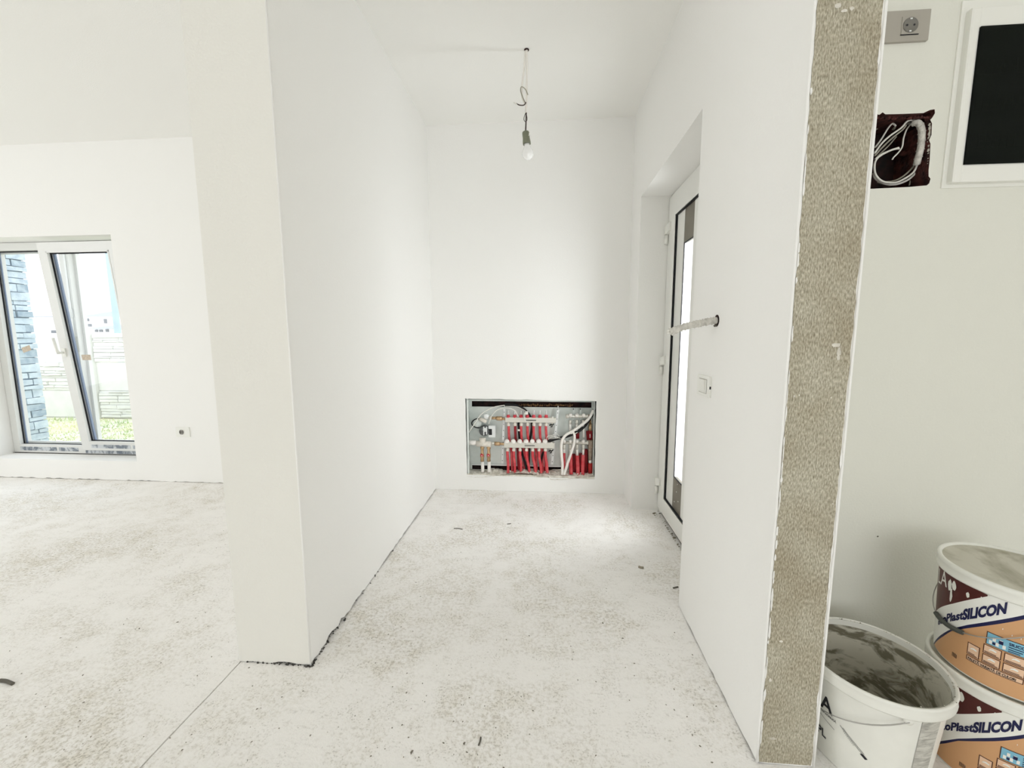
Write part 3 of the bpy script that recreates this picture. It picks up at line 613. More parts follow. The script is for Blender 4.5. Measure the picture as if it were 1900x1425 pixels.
o2 = wall_outlet('wall_socket', 'socket in a grey beige plate high beside the fuse board', 0.975, 1.103, 2.046, 2.129, 1.049, YN, plastic_g, plastic_g)
MB().box(1.049 - .0245, 1.049 + .0245, YN - 0.0112, YN - 0.0088, 2.088 - .0262, 2.088 - .0245).build('shadow_gap', ink, o2)

# bundle of wires in a taped sleeve poking out of the right wall
hc = at(1330, 595, 0, XR); 
wc = empty('wall_cable', hc, label='taped white cable sleeve poking out of a round hole beside the door', cat='cable')
MB().lathe([(0, 0.0012), (0.019, 0.0012), (0.021, 0.0004), (0.021, -0.001)], hc, 18, Matrix.Rotation(-PI / 2, 3, 'Y')).build('wall_hole', darkhole, wc)
Yc = hc.y
def H(px, py, y): return at(px, py, 1, y)
cpts = spline([(XR + 0.01, Yc, hc.z + 0.001), H(1318, 596, Yc), H(1304, 599, Yc), H(1286, 602.5, Yc), H(1268, 607, Yc), H(1254, 612, Yc), H(1243, 615, Yc)])
MB().tube(cpts, [0.0115 + 0.0022 * math.sin(i * 0.9) * (i % 2) for i in range(len(cpts))], 12).build('sleeve', tape, wc)
for k in range(8):
    i = 4 + k * 4; p = Vector(cpts[min(i, len(cpts) - 2)]); d = (Vector(cpts[min(i + 1, len(cpts) - 1)]) - p).normalized(); a = Vector((0, 0, 1)); b = d.cross(a)
    ring = [p + d * (0.011 * t / 12) + (a * math.cos(t * PI / 6) + b * math.sin(t * PI / 6)) * 0.0132 for t in range(13)]
    MB().tube(ring, 0.0014, 5).build('tape_turn', tape, wc)
MB().tube(spline([H(1258, 611, Yc), H(1251, 617, Yc - .004), H(1247, 622, Yc - .008)]), [0.006, .006, .006, .006, .0055, .005, .005, .005, .0045, .004, .004, .003, .003], 6).build('tape_end', tape, wc)
for dx, dz in ((0, 0.004), (0.0, -0.005), (0.004, 0.0)):
    p = H(1245, 614.5, Yc); MB().tube([p + Vector((0, dx, dz)), p + Vector((-0.014, dx, dz - .003))], 0.0035, 6).build('wire_end', wcable, wc)
MB().tube([hc + Vector((-0.002, -.004, -.014)), hc + Vector((-0.010, -.006, -.019))], 0.004, 6).build('plug_crumb', dirt, wc)

# ================================================================== FUSE BOARD AND OPEN RECESS IN THE SERVICE NICHE
bx0, bz0, bx1, bz1 = 1.200, 1.645, 1.58, 2.118
fb = empty('fuse_board', ((bx0 + bx1) / 2, YN, (bz0 + bz1) / 2), label='white fuse board with smoked cover on the niche wall', cat='fuse board')
ix0, ix1, iz0, iz1 = 1.227, 1.55, 1.695, 2.064
fm = MB().box(bx0, ix0, YN - 0.022, YN + .001, bz0, bz1, 0.006).box(ix1, bx1, YN - 0.022, YN + .001, bz0, bz1, 0.006).box(ix0 - .004, ix1 + .004, YN - 0.022, YN + .001, bz0, iz0, 0.004).box(ix0 - .004, ix1 + .004, YN - 0.022, YN + .001, iz1, bz1, 0.004)
fm.build('surround', plastic, fb)
MB().box(bx0 - 0.012, bx1, YN - 0.004, YN + .001, bz0 - 0.010, bz1 + 0.03, 0.002).build('back_flange', plastic, fb)
MB().box(ix0, ix1, YN - 0.006, YN - 0.004, iz0, iz1).build('interior', railgrey, fb)
for k, zz in enumerate((1.765, 1.865, 1.965)):
    rl = MB().box(ix0 + 0.01, ix1 - 0.01, YN - 0.0085, YN - 0.006, zz - .018, zz + .018).build('breaker_rail', railgrey, fb)
    for j in range(14):
        xx = ix0 + 0.022 + j * 0.0195
        MB().box(xx, xx + .0178, YN - 0.0115, YN - 0.0085, zz - .020, zz + .020).box(xx + .005, xx + .013, YN - 0.0135, YN - 0.0115, zz - .004, zz + .006).build('breaker', breaker, rl)
MB().box(ix0 - .001, ix1 + .001, YN - 0.026, YN - 0.020, iz0 - .001, iz1 + .001, 0.002).build('cover', smoke, fb)

# open recess with coiled cables
rc = empty('junction_recess', (1.06, YN + 0.08, 1.64), label='open hole in the niche wall full of coiled cables', cat='wall recess')
cv = MB(); cv.box(0.96, 1.165, YN + 0.13, YN + 0.15, 1.63, 1.875); cv.build('back', darkhole, rc)
def J(u, v, y=0.03): return at(1600 + u / 8.38, 190 + v / 8.38, 1, YN + y)
rnd = random.Random(5)
rg = MB()
for k in range(70):
    u, v = (rnd.uniform(240, 1040), rnd.uniform(228, 250)) if k < 32 else (rnd.uniform(990, 1015), rnd.uniform(250, 1280))
    s_ = rnd.uniform(.003, .0065); rg.lathe([(0, s_), (s_ * .8, s_ * .5), (s_, -s_ * .3), (0, -s_)], J(u, v, .016), 6, Matrix.Rotation(rnd.uniform(0, 3), 3, 'X'), smooth=False)
tag(rg.build('brick_crumbs', brickred, rc), kind='stuff')
pe = MB()
for i in range(46):
    p = J(1045 + rnd.uniform(-12, 16), 330 + i * 20, 0.006); s_ = rnd.uniform(.003, .0055); pe.lathe([(0, s_), (s_, 0), (0, -s_)], p, 6, smooth=False)
tag(pe.build('plaster_edge', mortar, rc), kind='stuff')
MB().box(J(250, 0).x, J(420, 0).x, YN + 0.07, YN + 0.10, J(0, 1240, .07).z, J(0, 930, .07).z, .006).build('cardboard_scrap', mat('ochre_scrap', (0.16, 0.11, 0.03), .8), rc)
slv = spline([J(790, 330), J(860, 320, .02), J(915, 400, .02), J(925, 560, .02), J(905, 720, .02), J(870, 860, .02), J(845, 960, .03)])
MB().tube(slv, 0.0088, 12).build('taped_bundle', tape, rc)
for k in range(7):
    i = 4 + k * 5; p = Vector(slv[min(i, len(slv) - 2)]); d = (Vector(slv[min(i + 1, len(slv) - 1)]) - p).normalized(); a = Vector((0, 1, 0)); b = d.cross(a)
    MB().tube([p + d * (0.007 * t / 12) + (a * math.cos(t * PI / 6) + b * math.sin(t * PI / 6)) * 0.0094 for t in range(13)], 0.0010, 5).build('tape_turn', tape, rc)
paths = [([(860, 940), (800, 1080), (650, 1190), (500, 1250), (330, 1235), (230, 1160), (190, 1060), (200, 920), (280, 830), (430, 750), (570, 705)], .0030, wcable),
         ([(880, 950), (840, 1080), (700, 1210), (520, 1275), (350, 1265), (210, 1190), (175, 1100)], .0032, wcable),
         ([(830, 940), (760, 1040), (620, 1160), (480, 1225), (350, 1240)], .0028, gcable),
         ([(850, 960), (790, 1110), (640, 1220), (420, 1290), (240, 1240)], .0028, gcable),
         ([(190, 790), (300, 640), (430, 520), (600, 400), (690, 300), (760, 275), (860, 290)], .0028, wcable),
         ([(190, 830), (320, 690), (480, 540), (620, 430), (680, 350)], .0028, gcable),
         ([(200, 700), (290, 580), (400, 400), (470, 330), (520, 370)], .0026, wcable),
         ([(230, 840), (400, 680), (530, 530)], .0022, gcable),
         ([(200, 880), (330, 790), (480, 735), (580, 720)], .0024, wcable),
         ([(760, 330), (690, 420), (640, 560), (620, 690), (560, 780), (490, 850), (465, 890)], .0022, wcable),
         ([(950, 380), (985, 560), (985, 760), (955, 980)], .0018, wcable),
         ([(900, 1000), (870, 1100), (760, 1190), (730, 1290)], .0020, gcable),
         ([(300, 250), (450, 245), (640, 250), (800, 240)], .0030, mat('brown_sheath', (0.16, 0.10, 0.08), .6))]
for i, (pp, r, m_) in enumerate(paths):
    dd = 0.035 + 0.008 * (i % 4); MB().tube(spline([J(u, v, dd + 0.006 * math.sin(k)) for k, (u, v) in enumerate(pp)], 5), r, 7).build('cable', m_, rc)
MB().lathe([(0, .009), (.010, .006), (.013, -.005), (0, -.010)], J(640, 800, .09), 10).build('red_wire_nut', brickred, rc)
MB().tube(spline([J(480, 420, .08), J(560, 330, .08), J(760, 330, .07)]), .004, 7).tube(spline([J(210, 420, .09), J(330, 330, .09), J(520, 300, .08), J(640, 330, .08)]), .0035, 7).build('grey_conduit', gcable, rc)
tag(MB().tube([at(1628, 995, 1, YN) + Vector((0, -.001, -.001)), at(1628, 995, 1, YN) + Vector((0, -.003, .0015))], .0014, 6).build('nail_head', dirt), 'tiny dark nail head in the niche wall above the buckets', 'nail')

# ================================================================== MANIFOLD CABINET IN THE BACK WALL
def C(u, v, d=0.06): return at(850 + u / 7.037, 720 + v / 7.037, 1, YB + d)
K = 1 / 7.037 / 248.0      # metres per crop pixel at the wall
CD = 0.115
cab = empty('manifold_cabinet', ((HX0 + HX1) / 2, YB, HZ0), label='open steel manifold cabinet sunk in the hallway end wall', cat='cabinet')
def slab(x0, x1, z0, z1, y0, y1, name, m, p): return MB().box(x0, x1, y0, y1, z0, z1).build(name, m, p)
s0 = C(180, 240, CD); s1 = C(1742, 185, CD); t0 = C(185, 1130, CD); t1 = C(1345, 1012, CD)
cx0, cx1, cz0, cz1 = HX0 - 0.02, HX1 + 0.02, HZ0 - 0.02, HZ1 + 0.02
bp_ = MB(); y0_, y1_ = YB + CD, YB + CD + 0.003
bp_.box(cx0, cx1, y0_, y1_, s1.z, cz1).box(cx0, s0.x, y0_, y1_, s0.z, s1.z).box(s1.x, cx1, y0_, y1_, s0.z, s1.z).box(cx0, cx1, y0_, y1_, t1.z, s0.z).box(cx0, t0.x, y0_, y1_, cz0, t1.z).box(t1.x, cx1, y0_, y1_, cz0, t1.z)
bp_.build('back_plate', steel, cab)
sd = MB().box(HX0 + 0.005, HX0 + 0.008, YB + 0.012, YB + CD, cz0, cz1).box(HX1 - 0.014, HX1 - 0.011, YB + 0.012, YB + CD, cz0, cz1).box(cx0, cx1, YB + 0.012, YB + CD, HZ1 - 0.006, HZ1 - 0.003)
sd.box(HX0 + 0.005, HX0 + 0.022, YB + 0.012, YB + 0.014, cz0, cz1)
sd.build('side_plate', steel, cab)
slab(t0.x, C(1345, 1005, CD - .01).x, C(300, 1008, CD - .012).z, C(300, 992, CD - .012).z, YB + CD - 0.014, YB + CD, 'bottom_lip', steel_l, cab)
slab(s0.x, s1.x, s0.z - 0.006, s0.z - 0.001, YB + CD - 0.006, YB + CD, 'slot_lip', steel, cab)
MB().box(cx0, cx1, YB + CD + 0.03, YB + CD + 0.05, cz0, cz1).build('cavity', darkhole, cab)
fo = MB(); rnd = random.Random(9)
for i in range(26):
    p = C(740 + i * 30, 222 + rnd.uniform(-6, 6), CD + .012); r = rnd.uniform(.010, .016); fo.lathe([(0, r * .7), (r, r * .2), (r * .8, -r * .5), (0, -r * .7)], p, 7, Matrix.Rotation(rnd.uniform(0, 6), 3, 'Y'), smooth=False)
fo.build('foam', foam, cab)
def rail(u0, v0, u1, v1, d):
    a = C(u0, v0, d); b = C(u1, v1, d); w = 0.0085
    r = MB().hexa([(b.x - w, YB + d - .0, b.z), (b.x + w, YB + d, b.z), (b.x - w, YB + d + .012, b.z), (b.x + w, YB + d + .012, b.z), (a.x - w, YB + d, a.z), (a.x + w, YB + d, a.z), (a.x - w, YB + d + .012, a.z), (a.x + w, YB + d + .012, a.z)]).build('mounting_rail', steel_l, cab)
    n = 9; hm = MB()
    for k in range(n):
        p = a.lerp(b, (k + .5) / n); hm.tube([p + Vector((0, -.0006, 0)), p + Vector((0, .001, 0))], 0.0032, 8)
    hm.build('rail_holes', ink, r)
    MB().tube([a + Vector((0, .006, 0.0)), a + Vector((0, .006, .03))], 0.004, 8).build('rail_bolt', steel_l, r)
rail(604, 275, 576, 985, 0.075); rail(1305, 285, 1225, 1000, 0.075)

def bar(u0, u1, v0, v1, d, name, m, parent, t=0.030):
    a = C(u0, v1, d); b = C(u1, v0, d); return MB().box(a.x, b.x, YB + d, YB + d + t, a.z, b.z, 0.005).build(name, m, parent)
FL = 0.040
US = [655, 740, 822, 905, 987, 1069, 1150]
up = empty('flow_manifold', C(610, 450, FL), label='upper nickel heating bar with seven red flow meter caps', cat='manifold', group=None)
bar(612, 1280, 392, 448, FL, 'bar', nickel, up); bar(885, 1020, 416, 426, FL - .0006, 'engraving', ink, up, .002)
for u in US:
    c = C(u, 388, FL + .015); 
    cp_ = MB().lathe([(0.008, 0), (0.0150, 0.002), (0.0150, 0.008), (0.012, 0.011), (0.013, 0.013), (0.012, 0.021), (0.006, 0.024), (0, 0.024)], c, 14).build('flow_cap', redcap, up)
    MB().lathe([(0.0055, 0.023), (0.0055, 0.052), (0.004, 0.056), (0, 0.057)], c, 10).build('sight_glass', clearp, cp_)
    k = C(u + 2, 448, FL + .015); cn = MB().lathe([(0.009, 0.002), (0.009, -0.008), (0.0125, -0.010), (0.0125, -0.026), (0.010, -0.028), (0, -0.028)], k, 10).build('connector', cream, up)
UB = [(660, 690), (745, 775), (822, 850), (905, 900), (985, 1010), (1067, 1090), (1147, 1130)]
for i, (a_, b_2) in enumerate(UB):
    MB().tube(spline([C(a_, 488, FL + .015), C(a_ + 2, 580, FL + .02), C(a_ + 10, 690, FL + .045), C(b_2 + 6, 820, FL + .05), C(b_2 + 10, 960, FL + .05), C(b_2 + 20, 1110, FL + .05)]), 0.0098, 10).build('pipe', red if i != 1 else redd, up)
dr = MB().lathe([(0, .004), (.009, .003), (.010, -.006), (0, -.008)], C(1232, 380, FL + .012), 10); dr.build('vent_cap', whitep, up)
for nm, cu, cvv in (('up', 1222, 485), ('lo', 1212, 825)):
    f = empty('drain_tap', C(cu, cvv, FL + .01), label=('black winged drain tap under the upper heating bar' if nm == 'up' else 'black winged drain tap under the lower heating bar'), cat='tap')
    MB().lathe([(0, .016), (.007, .014), (.007, -.006), (.009, -.008), (.009, -.016), (0, -.018)], C(cu + 8, cvv - 10, FL + .012), 10).build('body', nickel, f)
    MB().tube(spline([C(cu - 30, cvv + 5, FL + .004), C(cu - 10, cvv - 8, FL + .002), C(cu + 10, cvv - 2, FL + .002), C(cu + 28, cvv - 18, FL + .004)]), [.002] + [.0048] * 17 + [.002], 7).tube([C(cu - 12, cvv + 25, FL + .004), C(cu + 12, cvv + 12, FL + .003)], .0042, 7).build('wing', black, f)
lo = empty('return_manifold', C(595, 785, FL), label='lower nickel heating bar with seven white actuator caps', cat='manifold')
bar(597, 1262, 718, 780, FL, 'bar', nickel, lo); bar(868, 1002, 746, 757, FL - .0006, 'engraving', ink, lo, .002)
UL = [640, 722, 805, 888, 970, 1052, 1135]; UE = [652, 742, 822, 932, 1012, 1085, 1165]
for i, u in enumerate(UL):
    c = C(u, 700, FL + .012)
    MB().lathe([(0.010, -0.012), (0.016, -0.006), (0.0186, 0.002), (0.0186, 0.012), (0.0165, 0.017), (0.009, 0.0195), (0, 0.020)], c, 18, Matrix.Rotation(math.radians(68), 3, 'X')).build('actuator_cap', whitep, lo)
    k = C(u + 5, 780, FL + .015); MB().lathe([(0.009, 0.002), (0.009, -0.008), (0.0128, -0.010), (0.0128, -0.024), (0.010, -0.028), (0, -0.028)], k, 10).build('connector', cream, lo)
    MB().tube(spline([C(u + 3, 822, FL + .014), C(u + 6, 900, FL + .012), C((u + UE[i]) / 2 + 8, 1000, FL + .008), C(UE[i], 1110, FL + .004)]), 0.0108, 10).build('pipe', red, lo)
MB().lathe([(0, .004), (.008, .003), (.009, -.006), (0, -.008)], C(1215, 712, FL + .012), 10).build('vent_cap', whitep, lo)
# black insulated pipes
tag(MB().tube(spline([C(612, 215, .085), C(700, 215, .085), C(790, 238, .082), C(880, 292, .080), C(945, 380, .082), C(965, 480, .085), C(955, 580, .090), C(935, 700, .095), C(925, 850, .095), C(922, 1100, .090)]), 0.0095, 10).build('insulated_pipe', black), 'black insulated pipe arching over behind the red caps', 'pipe')
tag(MB().tube(spline([C(788, 440, .095), C(795, 560, .095), C(806, 690, .095), C(830, 820, .085), C(860, 940, .075), (C(905, 1100, .070))]), 0.0088, 10).build('insulated_pipe', black), 'black insulated pipe dropping beside the third red pipe', 'pipe')
tag(MB().tube(spline([C(1170, 700, .075), C(1250, 670, .070), C(1400, 635, .065), C(1520, 590, .060), C(1640, 510, .060), C(1750, 350, .070), C(1775, 280, .08)]), 0.0115, 10).build('insulated_pipe', black), 'black insulated hose sloping up to the upper right cabinet corner', 'pipe')
tag(MB().tube(spline([C(1110, 830, .085), C(1095, 900, .085), C(1075, 1080, .085)]), 0.0085, 8).build('insulated_pipe', black), 'short black insulated pipe behind the sixth and seventh red pipe', 'pipe')
tag(MB().box(C(780, 0).x, C(832, 0).x, YB + .052, YB + .056, C(800, 560).z, C(800, 535).z, .0015).build('cable_tie_label', whitep), 'small white tag wrapped round the third red pipe', 'tag')

# pump group at the left
pg = empty('mixing_pump', C(340, 560, .05), label='grey circulation pump with round head left of the heating bars', cat='pump')
RX = Matrix.Rotation(PI / 2, 3, 'X')
MB().lathe([(0, .000), (.034, .000), (.040, -.010), (.042, -.040), (.036, -.060), (0, -.060)], C(338, 565, .035), 24, RX).build('motor', mat('pump_grey', (0.14, 0.145, 0.15), .4, var=.5, vscale=50), pg)
MB().lathe([(0, .006), (.016, .006), (.016, -.012), (0, -.012)], C(352, 545, .034), 16, RX).build('shaft_plug', steel_l, pg)
MB().box(C(322, 0, .03).x, C(334, 0, .03).x, YB + .026, YB + .04, C(0, 610, .03).z, C(0, 500, .03).z, .001).box(C(360, 0, .03).x, C(372, 0, .03).x, YB + .026, YB + .04, C(0, 600, .03).z, C(0, 500, .03).z, .001).build('terminal_rib', steel_l, pg)
MB().box(C(392, 0).x, C(482, 0).x, YB + .045, YB + .09, C(0, 632).z, C(0, 482).z, .004).build('terminal_box', steel_l, pg)
MB().box(C(398, 0).x, C(440, 0).x, YB + .043, YB + .05, C(0, 600).z, C(0, 522).z, .002).build('terminal_cover', black, pg)
ringp = [C(270 + 92 * math.cos(t) , 460 + 60 * math.sin(t) , .06) for t in [0.5 + k * 0.3 for k in range(19)]]
MB().tube(ringp, .0045, 8).build('capillary_coil', black, pg)
MB().lathe([(0, .012), (.030, .010), (.034, 0), (.034, -.02), (0, -.03)], C(255, 455, .065), 20, RX).build('volute', steel, pg)
MB().tube([C(280, 400, .05), C(330, 420, .04), C(372, 440, .04)], [.012, .016, .014], 12).build('valve_body', cream, pg)
MB().lathe([(0, .004), (.019, .004), (.0205, .0), (.0205, -.012), (0, -.012)], C(368, 372, .034), 22, RX).build('gauge', steel_l, pg)
MB().tube([C(400, 388, .05), C(440, 390, .05)], .013, 12).build('union', nickel, pg)
MB().tube([C(436, 392, .055), C(500, 392, .055)], .011, 12).tube([C(500, 395, .055), C(575, 398, .055)], .0165, 12).tube([C(575, 400, .055), C(615, 405, .055)], .010, 12).build('brass_coupling', brass, pg)
tg = empty('supply_tee', C(330, 730, .05), label='cream tee fitting with white sleeve below the grey pump', cat='fitting')
MB().tube([C(118, 712, .05), C(235, 715, .05)], .0185, 14).tube([C(232, 715, .05), C(245, 715, .05)], .013, 14).build('white_sleeve', whitep, tg)
MB().tube([C(240, 725, .05), C(430, 735, .05)], .0225, 14).tube([C(322, 735, .05), C(318, 655, .05)], [.024, .018], 12).tube([C(280, 668, .05), C(360, 668, .05)], .012, 10).build('tee_body', cream, tg)
MB().tube([C(428, 722, .05), C(480, 724, .05)], .012, 12).build('union', nickel, tg)
MB().tube([C(478, 726, .05), C(545, 728, .05)], .0155, 12).tube([C(545, 728, .05), C(600, 732, .05)], .010, 12).build('brass_coupling', brass, tg)
for u, lab in ((315, 'brass ball valve with red mark, nearer the cabinet side'), (400, 'brass ball valve with red mark, nearer the heating bars')):
    vv = empty('ball_valve', C(u, 870, .045), label=lab, cat='valve')
    MB().tube([C(u, 760, .05), C(u, 790, .05), C(u, 800, .05), C(u, 850, .05), C(u, 862, .05), C(u, 900, .05), C(u, 915, .05), C(u, 955, .05)], [.016, .0155, .0115, .0125, .0165, .0165, .013, .0155], 12).build('body', brass, vv)
    MB().lathe([(0, .006), (.010, .004), (.013, -.004), (0, -.006)], C(u - 6, 880, .030), 10, RX).build('red_mark', redcap, vv)
    MB().lathe([(0, .004), (.004, .003), (.004, -.003), (0, -.004)], C(u - 6, 884, .022), 8, RX).build('screw', cream, vv)
    MB().tube([C(u + 4, 955, .05), C(u + 6, 1060, .045), C(u + 4, 1100, .04)], .013, 12).build('pipe', whitep, vv)

# white cables
def cable(lab, pts, r, m_=wcable, name='cable'): tag(MB().tube(spline(pts, 6), r, 8).build(name, m_), lab, 'cable')
cable('thin white cable arching from the cabinet left side to the first rail', [C(128, 595, .030), C(200, 490, .028), C(290, 355, .028), (C(380, 290, .03)), C(470, 248, .035), C(602, 225, .05)], .0036)
cable('thin white cable looping from the pump to the second red cap', [C(400, 470, .025), C(415, 425, .02), C(440, 360, .022), C(490, 300, .025), C(560, 270, .03), C(650, 262, .03), C(735, 290, .03), C(765, 330, .03), C(785, 372, .035)], .0032)
cable('thin white cable from the first rail along the black arch', [C(615, 238, .06), C(760, 244, .055), C(830, 272, .05), C(880, 300, .045)], .0024)
cable('short white wire curling over the upper bar under the fourth cap', [C(910, 305, .03), C(872, 325, .03), C(862, 360, .03), C(872, 410, .03), C(890, 442, .035)], .0030)
tag(MB().box(C(880, 0).x, C(916, 0).x, YB + .028, YB + .05, C(0, 335, .03).z, C(0, 295, .03).z, .002).build('terminal_block', whitep), 'white terminal block by the fourth red cap', 'connector')
wires = [[(1155, 700), (1158, 650), (1180, 622), (1240, 618), (1290, 640), (1350, 662)], [(1165, 640), (1215, 632), (1260, 640), (1345, 660)], [(1175, 665), (1225, 640), (1280, 650)], [(1215, 628), (1250, 605), (1290, 600), (1325, 640)], [(1190, 660), (1240, 660), (1330, 650)]]
wb = empty('loose_wires', C(1250, 640, .035), label='fan of fine white wires ending beside the seventh actuator cap', cat='wires')
for w_ in wires: MB().tube(spline([C(u, v, .030 + .004 * k) for k, (u, v) in enumerate(w_)], 5), .0018, 6).build('wire', wcable, wb)
cable('thick white conduit bending from cabinet floor to upper right corner', [C(1358, 1130, .010), C(1362, 1000, .012), C(1350, 850, .015), C(1352, 710, .018), C(1400, 620, .022), C(1500, 560, .026), C(1620, 475, .032), C(1710, 395, .04), C(1765, 290, .06)], .0105, whitep, 'conduit')
cable('thick white conduit with open end crossing the red pipes', [C(1385, 1130, .008), C(1425, 1000, .010), C(1475, 850, .013), C(1515, 720, .018), C(1520, 620, .022), C(1500, 580, .028), C(1470, 590, .034)], .0098, whitep, 'conduit')
cable('short white cable stub poking up beside the open conduit', [C(1500, 605, .02), C(1530, 595, .016), C(1556, 578, .012)], .0030)

# water manifolds at right
w1 = empty('water_manifold', C(1550, 365, .05), label='upper short nickel bar with three white caps', cat='manifold')
MB().tube([C(1405, 368, .06), C(1440, 368, .06), C(1445, 368, .06), C(1690, 368, .06), C(1700, 368, .06)], [.016, .016, .0125, .0125, .015], 12).build('bar', nickel, w1)
for u, e_ in ((1466, 560), (1552, 560), (1638, 640)):
    MB().lathe([(0.008, -.01), (.0125, -.004), (.0125, .012), (.010, .016), (0, .017)], C(u, 362, .05), 12, Matrix.Rotation(math.radians(25), 3, 'X')).build('cap', whitep, w1)
    MB().lathe([(.008, .004), (.011, .0), (.011, -.026), (0, -.028)], C(u - 2, 425, .058), 10).build('connector', nickel, w1)
    MB().tube([C(u - 2, 455, .06), C(u, e_, .062)], .0088, 10).build('pipe', whitep, w1)
w2 = empty('water_manifold', C(1540, 715, .05), label='lower short nickel bar with four white caps', cat='manifold')
MB().tube([C(1372, 715, .05), C(1680, 715, .05), C(1684, 715, .05), C(1700, 715, .05)], [.0125, .0125, .0155, .0155], 12).build('bar', nickel, w2)
for u, a1, a2, ue in ((1386, 850, 1020, 1388), (1466, 870, 1085, 1474), (1552, 885, 1095, 1565), (1636, 875, 1095, 1625)):
    MB().lathe([(0.008, -.01), (.012, -.004), (.012, .010), (.009, .014), (0, .015)], C(u, 700, .040), 12, Matrix.Rotation(math.radians(25), 3, 'X')).build('cap', whitep, w2)
    MB().lathe([(.008, .01), (.0115, .004), (.0115, -.022), (.009, -.028), (0, -.028)], C(u, 752, .05), 10).build('connector', nickel, w2)
    MB().tube([C(u, 785, .05), C(u + (ue - u) * .3, a1, .05)], .0088, 10).build('pipe', whitep, w2)
    MB().tube([C(u + (ue - u) * .3, a1 - 4, .05), C(ue, a2, .045), C(ue + 2, a2 + 40, .04)], .0145 if u > 1400 else .0095, 12).build('insulation', red, w2)
for k, (ua, ub, v0_, v1_, r_) in enumerate(((1510, 1520, 860, 1100, .013), (1600, 1595, 850, 1100, .012), (1668, 1668, 800, 1110, .015), (1560, 1560, 555, 660, .013), (1690, 1700, 560, 680, .012))):
    tag(MB().tube([C(ua, v0_, .085), C((ua + ub) / 2, (v0_ + v1_) / 2, .085), C(ub, v1_, .08)], r_, 10).build('lagged_pipe', redd), ['dark red lagged pipe behind the second water pipe', 'dark red lagged pipe between the third and fourth water pipe', 'dark red lagged pipe right of the fourth water pipe', 'short dark red sleeve above the lower water bar', 'dark red sleeve beside the brass riser'][k], 'pipe')
for u, lab in ((1506, 'perforated steel bracket left of the second water cap'), (1596, 'perforated steel bracket between second and third water cap')):
    bk = empty('bracket', C(u, 480, .08), label=lab, cat='bracket')
    a = C(u - 14, 700, .09); b = C(u + 14, 262, .09); MB().box(a.x, b.x, YB + .09, YB + .094, a.z, b.z).build('strip', steel, bk)
    for v in (275, 425, 560, 690):
        MB().tube([C(u, v, .0885), C(u, v, .092)], .0046 if v in (275, 560) else .003, 8).build('hole', ink, bk)
rs = empty('brass_riser', C(1725, 700, .06), label='brass riser with elbows along the right cabinet side', cat='pipe')
MB().tube([C(1722, 350, .08), C(1722, 395, .08), C(1722, 400, .08), C(1725, 470, .08)], [.014, .014, .010, .010], 12).tube([C(1725, 470, .07), C(1725, 560, .07)], .0125, 12).build('upper_valve', brass, rs)
MB().tube([C(1725, 555, .07), C(1725, 680, .07)], [.0165, .0165], 12).build('red_cover', redd, rs)
MB().tube([C(1722, 600, .05), C(1722, 650, .05)], .003, 6).build('white_mark', whitep, rs)
MB().tube([C(1727, 675, .06), C(1727, 700, .06), C(1727, 760, .06), C(1727, 790, .06), C(1726, 800, .06), C(1724, 850, .06), C(1724, 900, .06), C(1724, 945, .06)], [.018, .021, .021, .016, .0165, .017, .014, .013], 12).build('elbow', mat('tarnished_brass', (0.42, 0.33, 0.26), .45, metal=.4, var=.4, vscale=50), rs)
MB().tube([C(1724, 940, .055), C(1724, 985, .055)], .0115, 12).build('pipe', whitep, rs)
MB().tube([C(1724, 980, .055), C(1726, 1110, .05)], .0165, 12).build('lagging', mat('bright_red_lagging', (0.42, 0.02, 0.02), .5), rs)

# broken plaster bed at the foot of the cabinet
mb = MB(); bm = mb.bm; NU, ND = 90, 9; rnd = random.Random(21); grid = []
topv = lambda u: 1078 + 10 * math.sin(u * .013) + (14 if u < 300 else 0) + (-18 if 400 < u < 560 else 0) + (10 if 560 < u < 760 else 0) + (-16 if 820 < u < 1060 else 0) + (15 if u > 1640 else 0)
for i in range(NU + 1):
    u = 112 + (1785 - 112) * i / NU; row = []
    for j in range(ND + 1):
        t = j / ND; d = 0.112 - t * 0.116; zt_ = C(u, topv(u), 0.09).z; zb_ = at(850 + u / 7.037, 720 + (1135 + 28 * math.sin(u * .006) + (34 if u > 1200 else 0)) / 7.037, 1, YB).z
        z = zt_ + (zb_ - zt_) * (t ** 2.2) + rnd.uniform(-.0045, .0045) * (1 if 0 < j < ND else .5)
        p = at(850 + u / 7.037, 800, 1, YB); row.append(bm.verts.new((p.x + rnd.uniform(-.003, .003), YB + d + rnd.uniform(-.002, .002), z)))
    grid.append(row)
for i in range(NU):
    for j in range(ND): f = bm.faces.new((grid[i][j], grid[i + 1][j], grid[i + 1][j + 1], grid[i][j + 1]))
for i in range(40):
    p = C(rnd.uniform(130, 1770), rnd.uniform(1085, 1150), rnd.uniform(0.0, .07)); r = rnd.uniform(.003, .009); p.z = max(p.z, HZ0 + .01)
    mb.lathe([(0, r * .6), (r, r * .1), (r * .8, -r * .5), (0, -r * .6)], p, 6, Matrix.Rotation(rnd.uniform(0, 6), 3, 'Y'), smooth=False)
tag(mb.build('plaster_rubble', mortar), 'lumpy broken plaster along the foot of the manifold cabinet', 'plaster', kind='stuff')
MB().box(cx0, cx1, YB + 0.006, YB + 0.11, HZ0 - .02, HZ0 + .018).build('floor_plate', mortar, cab)

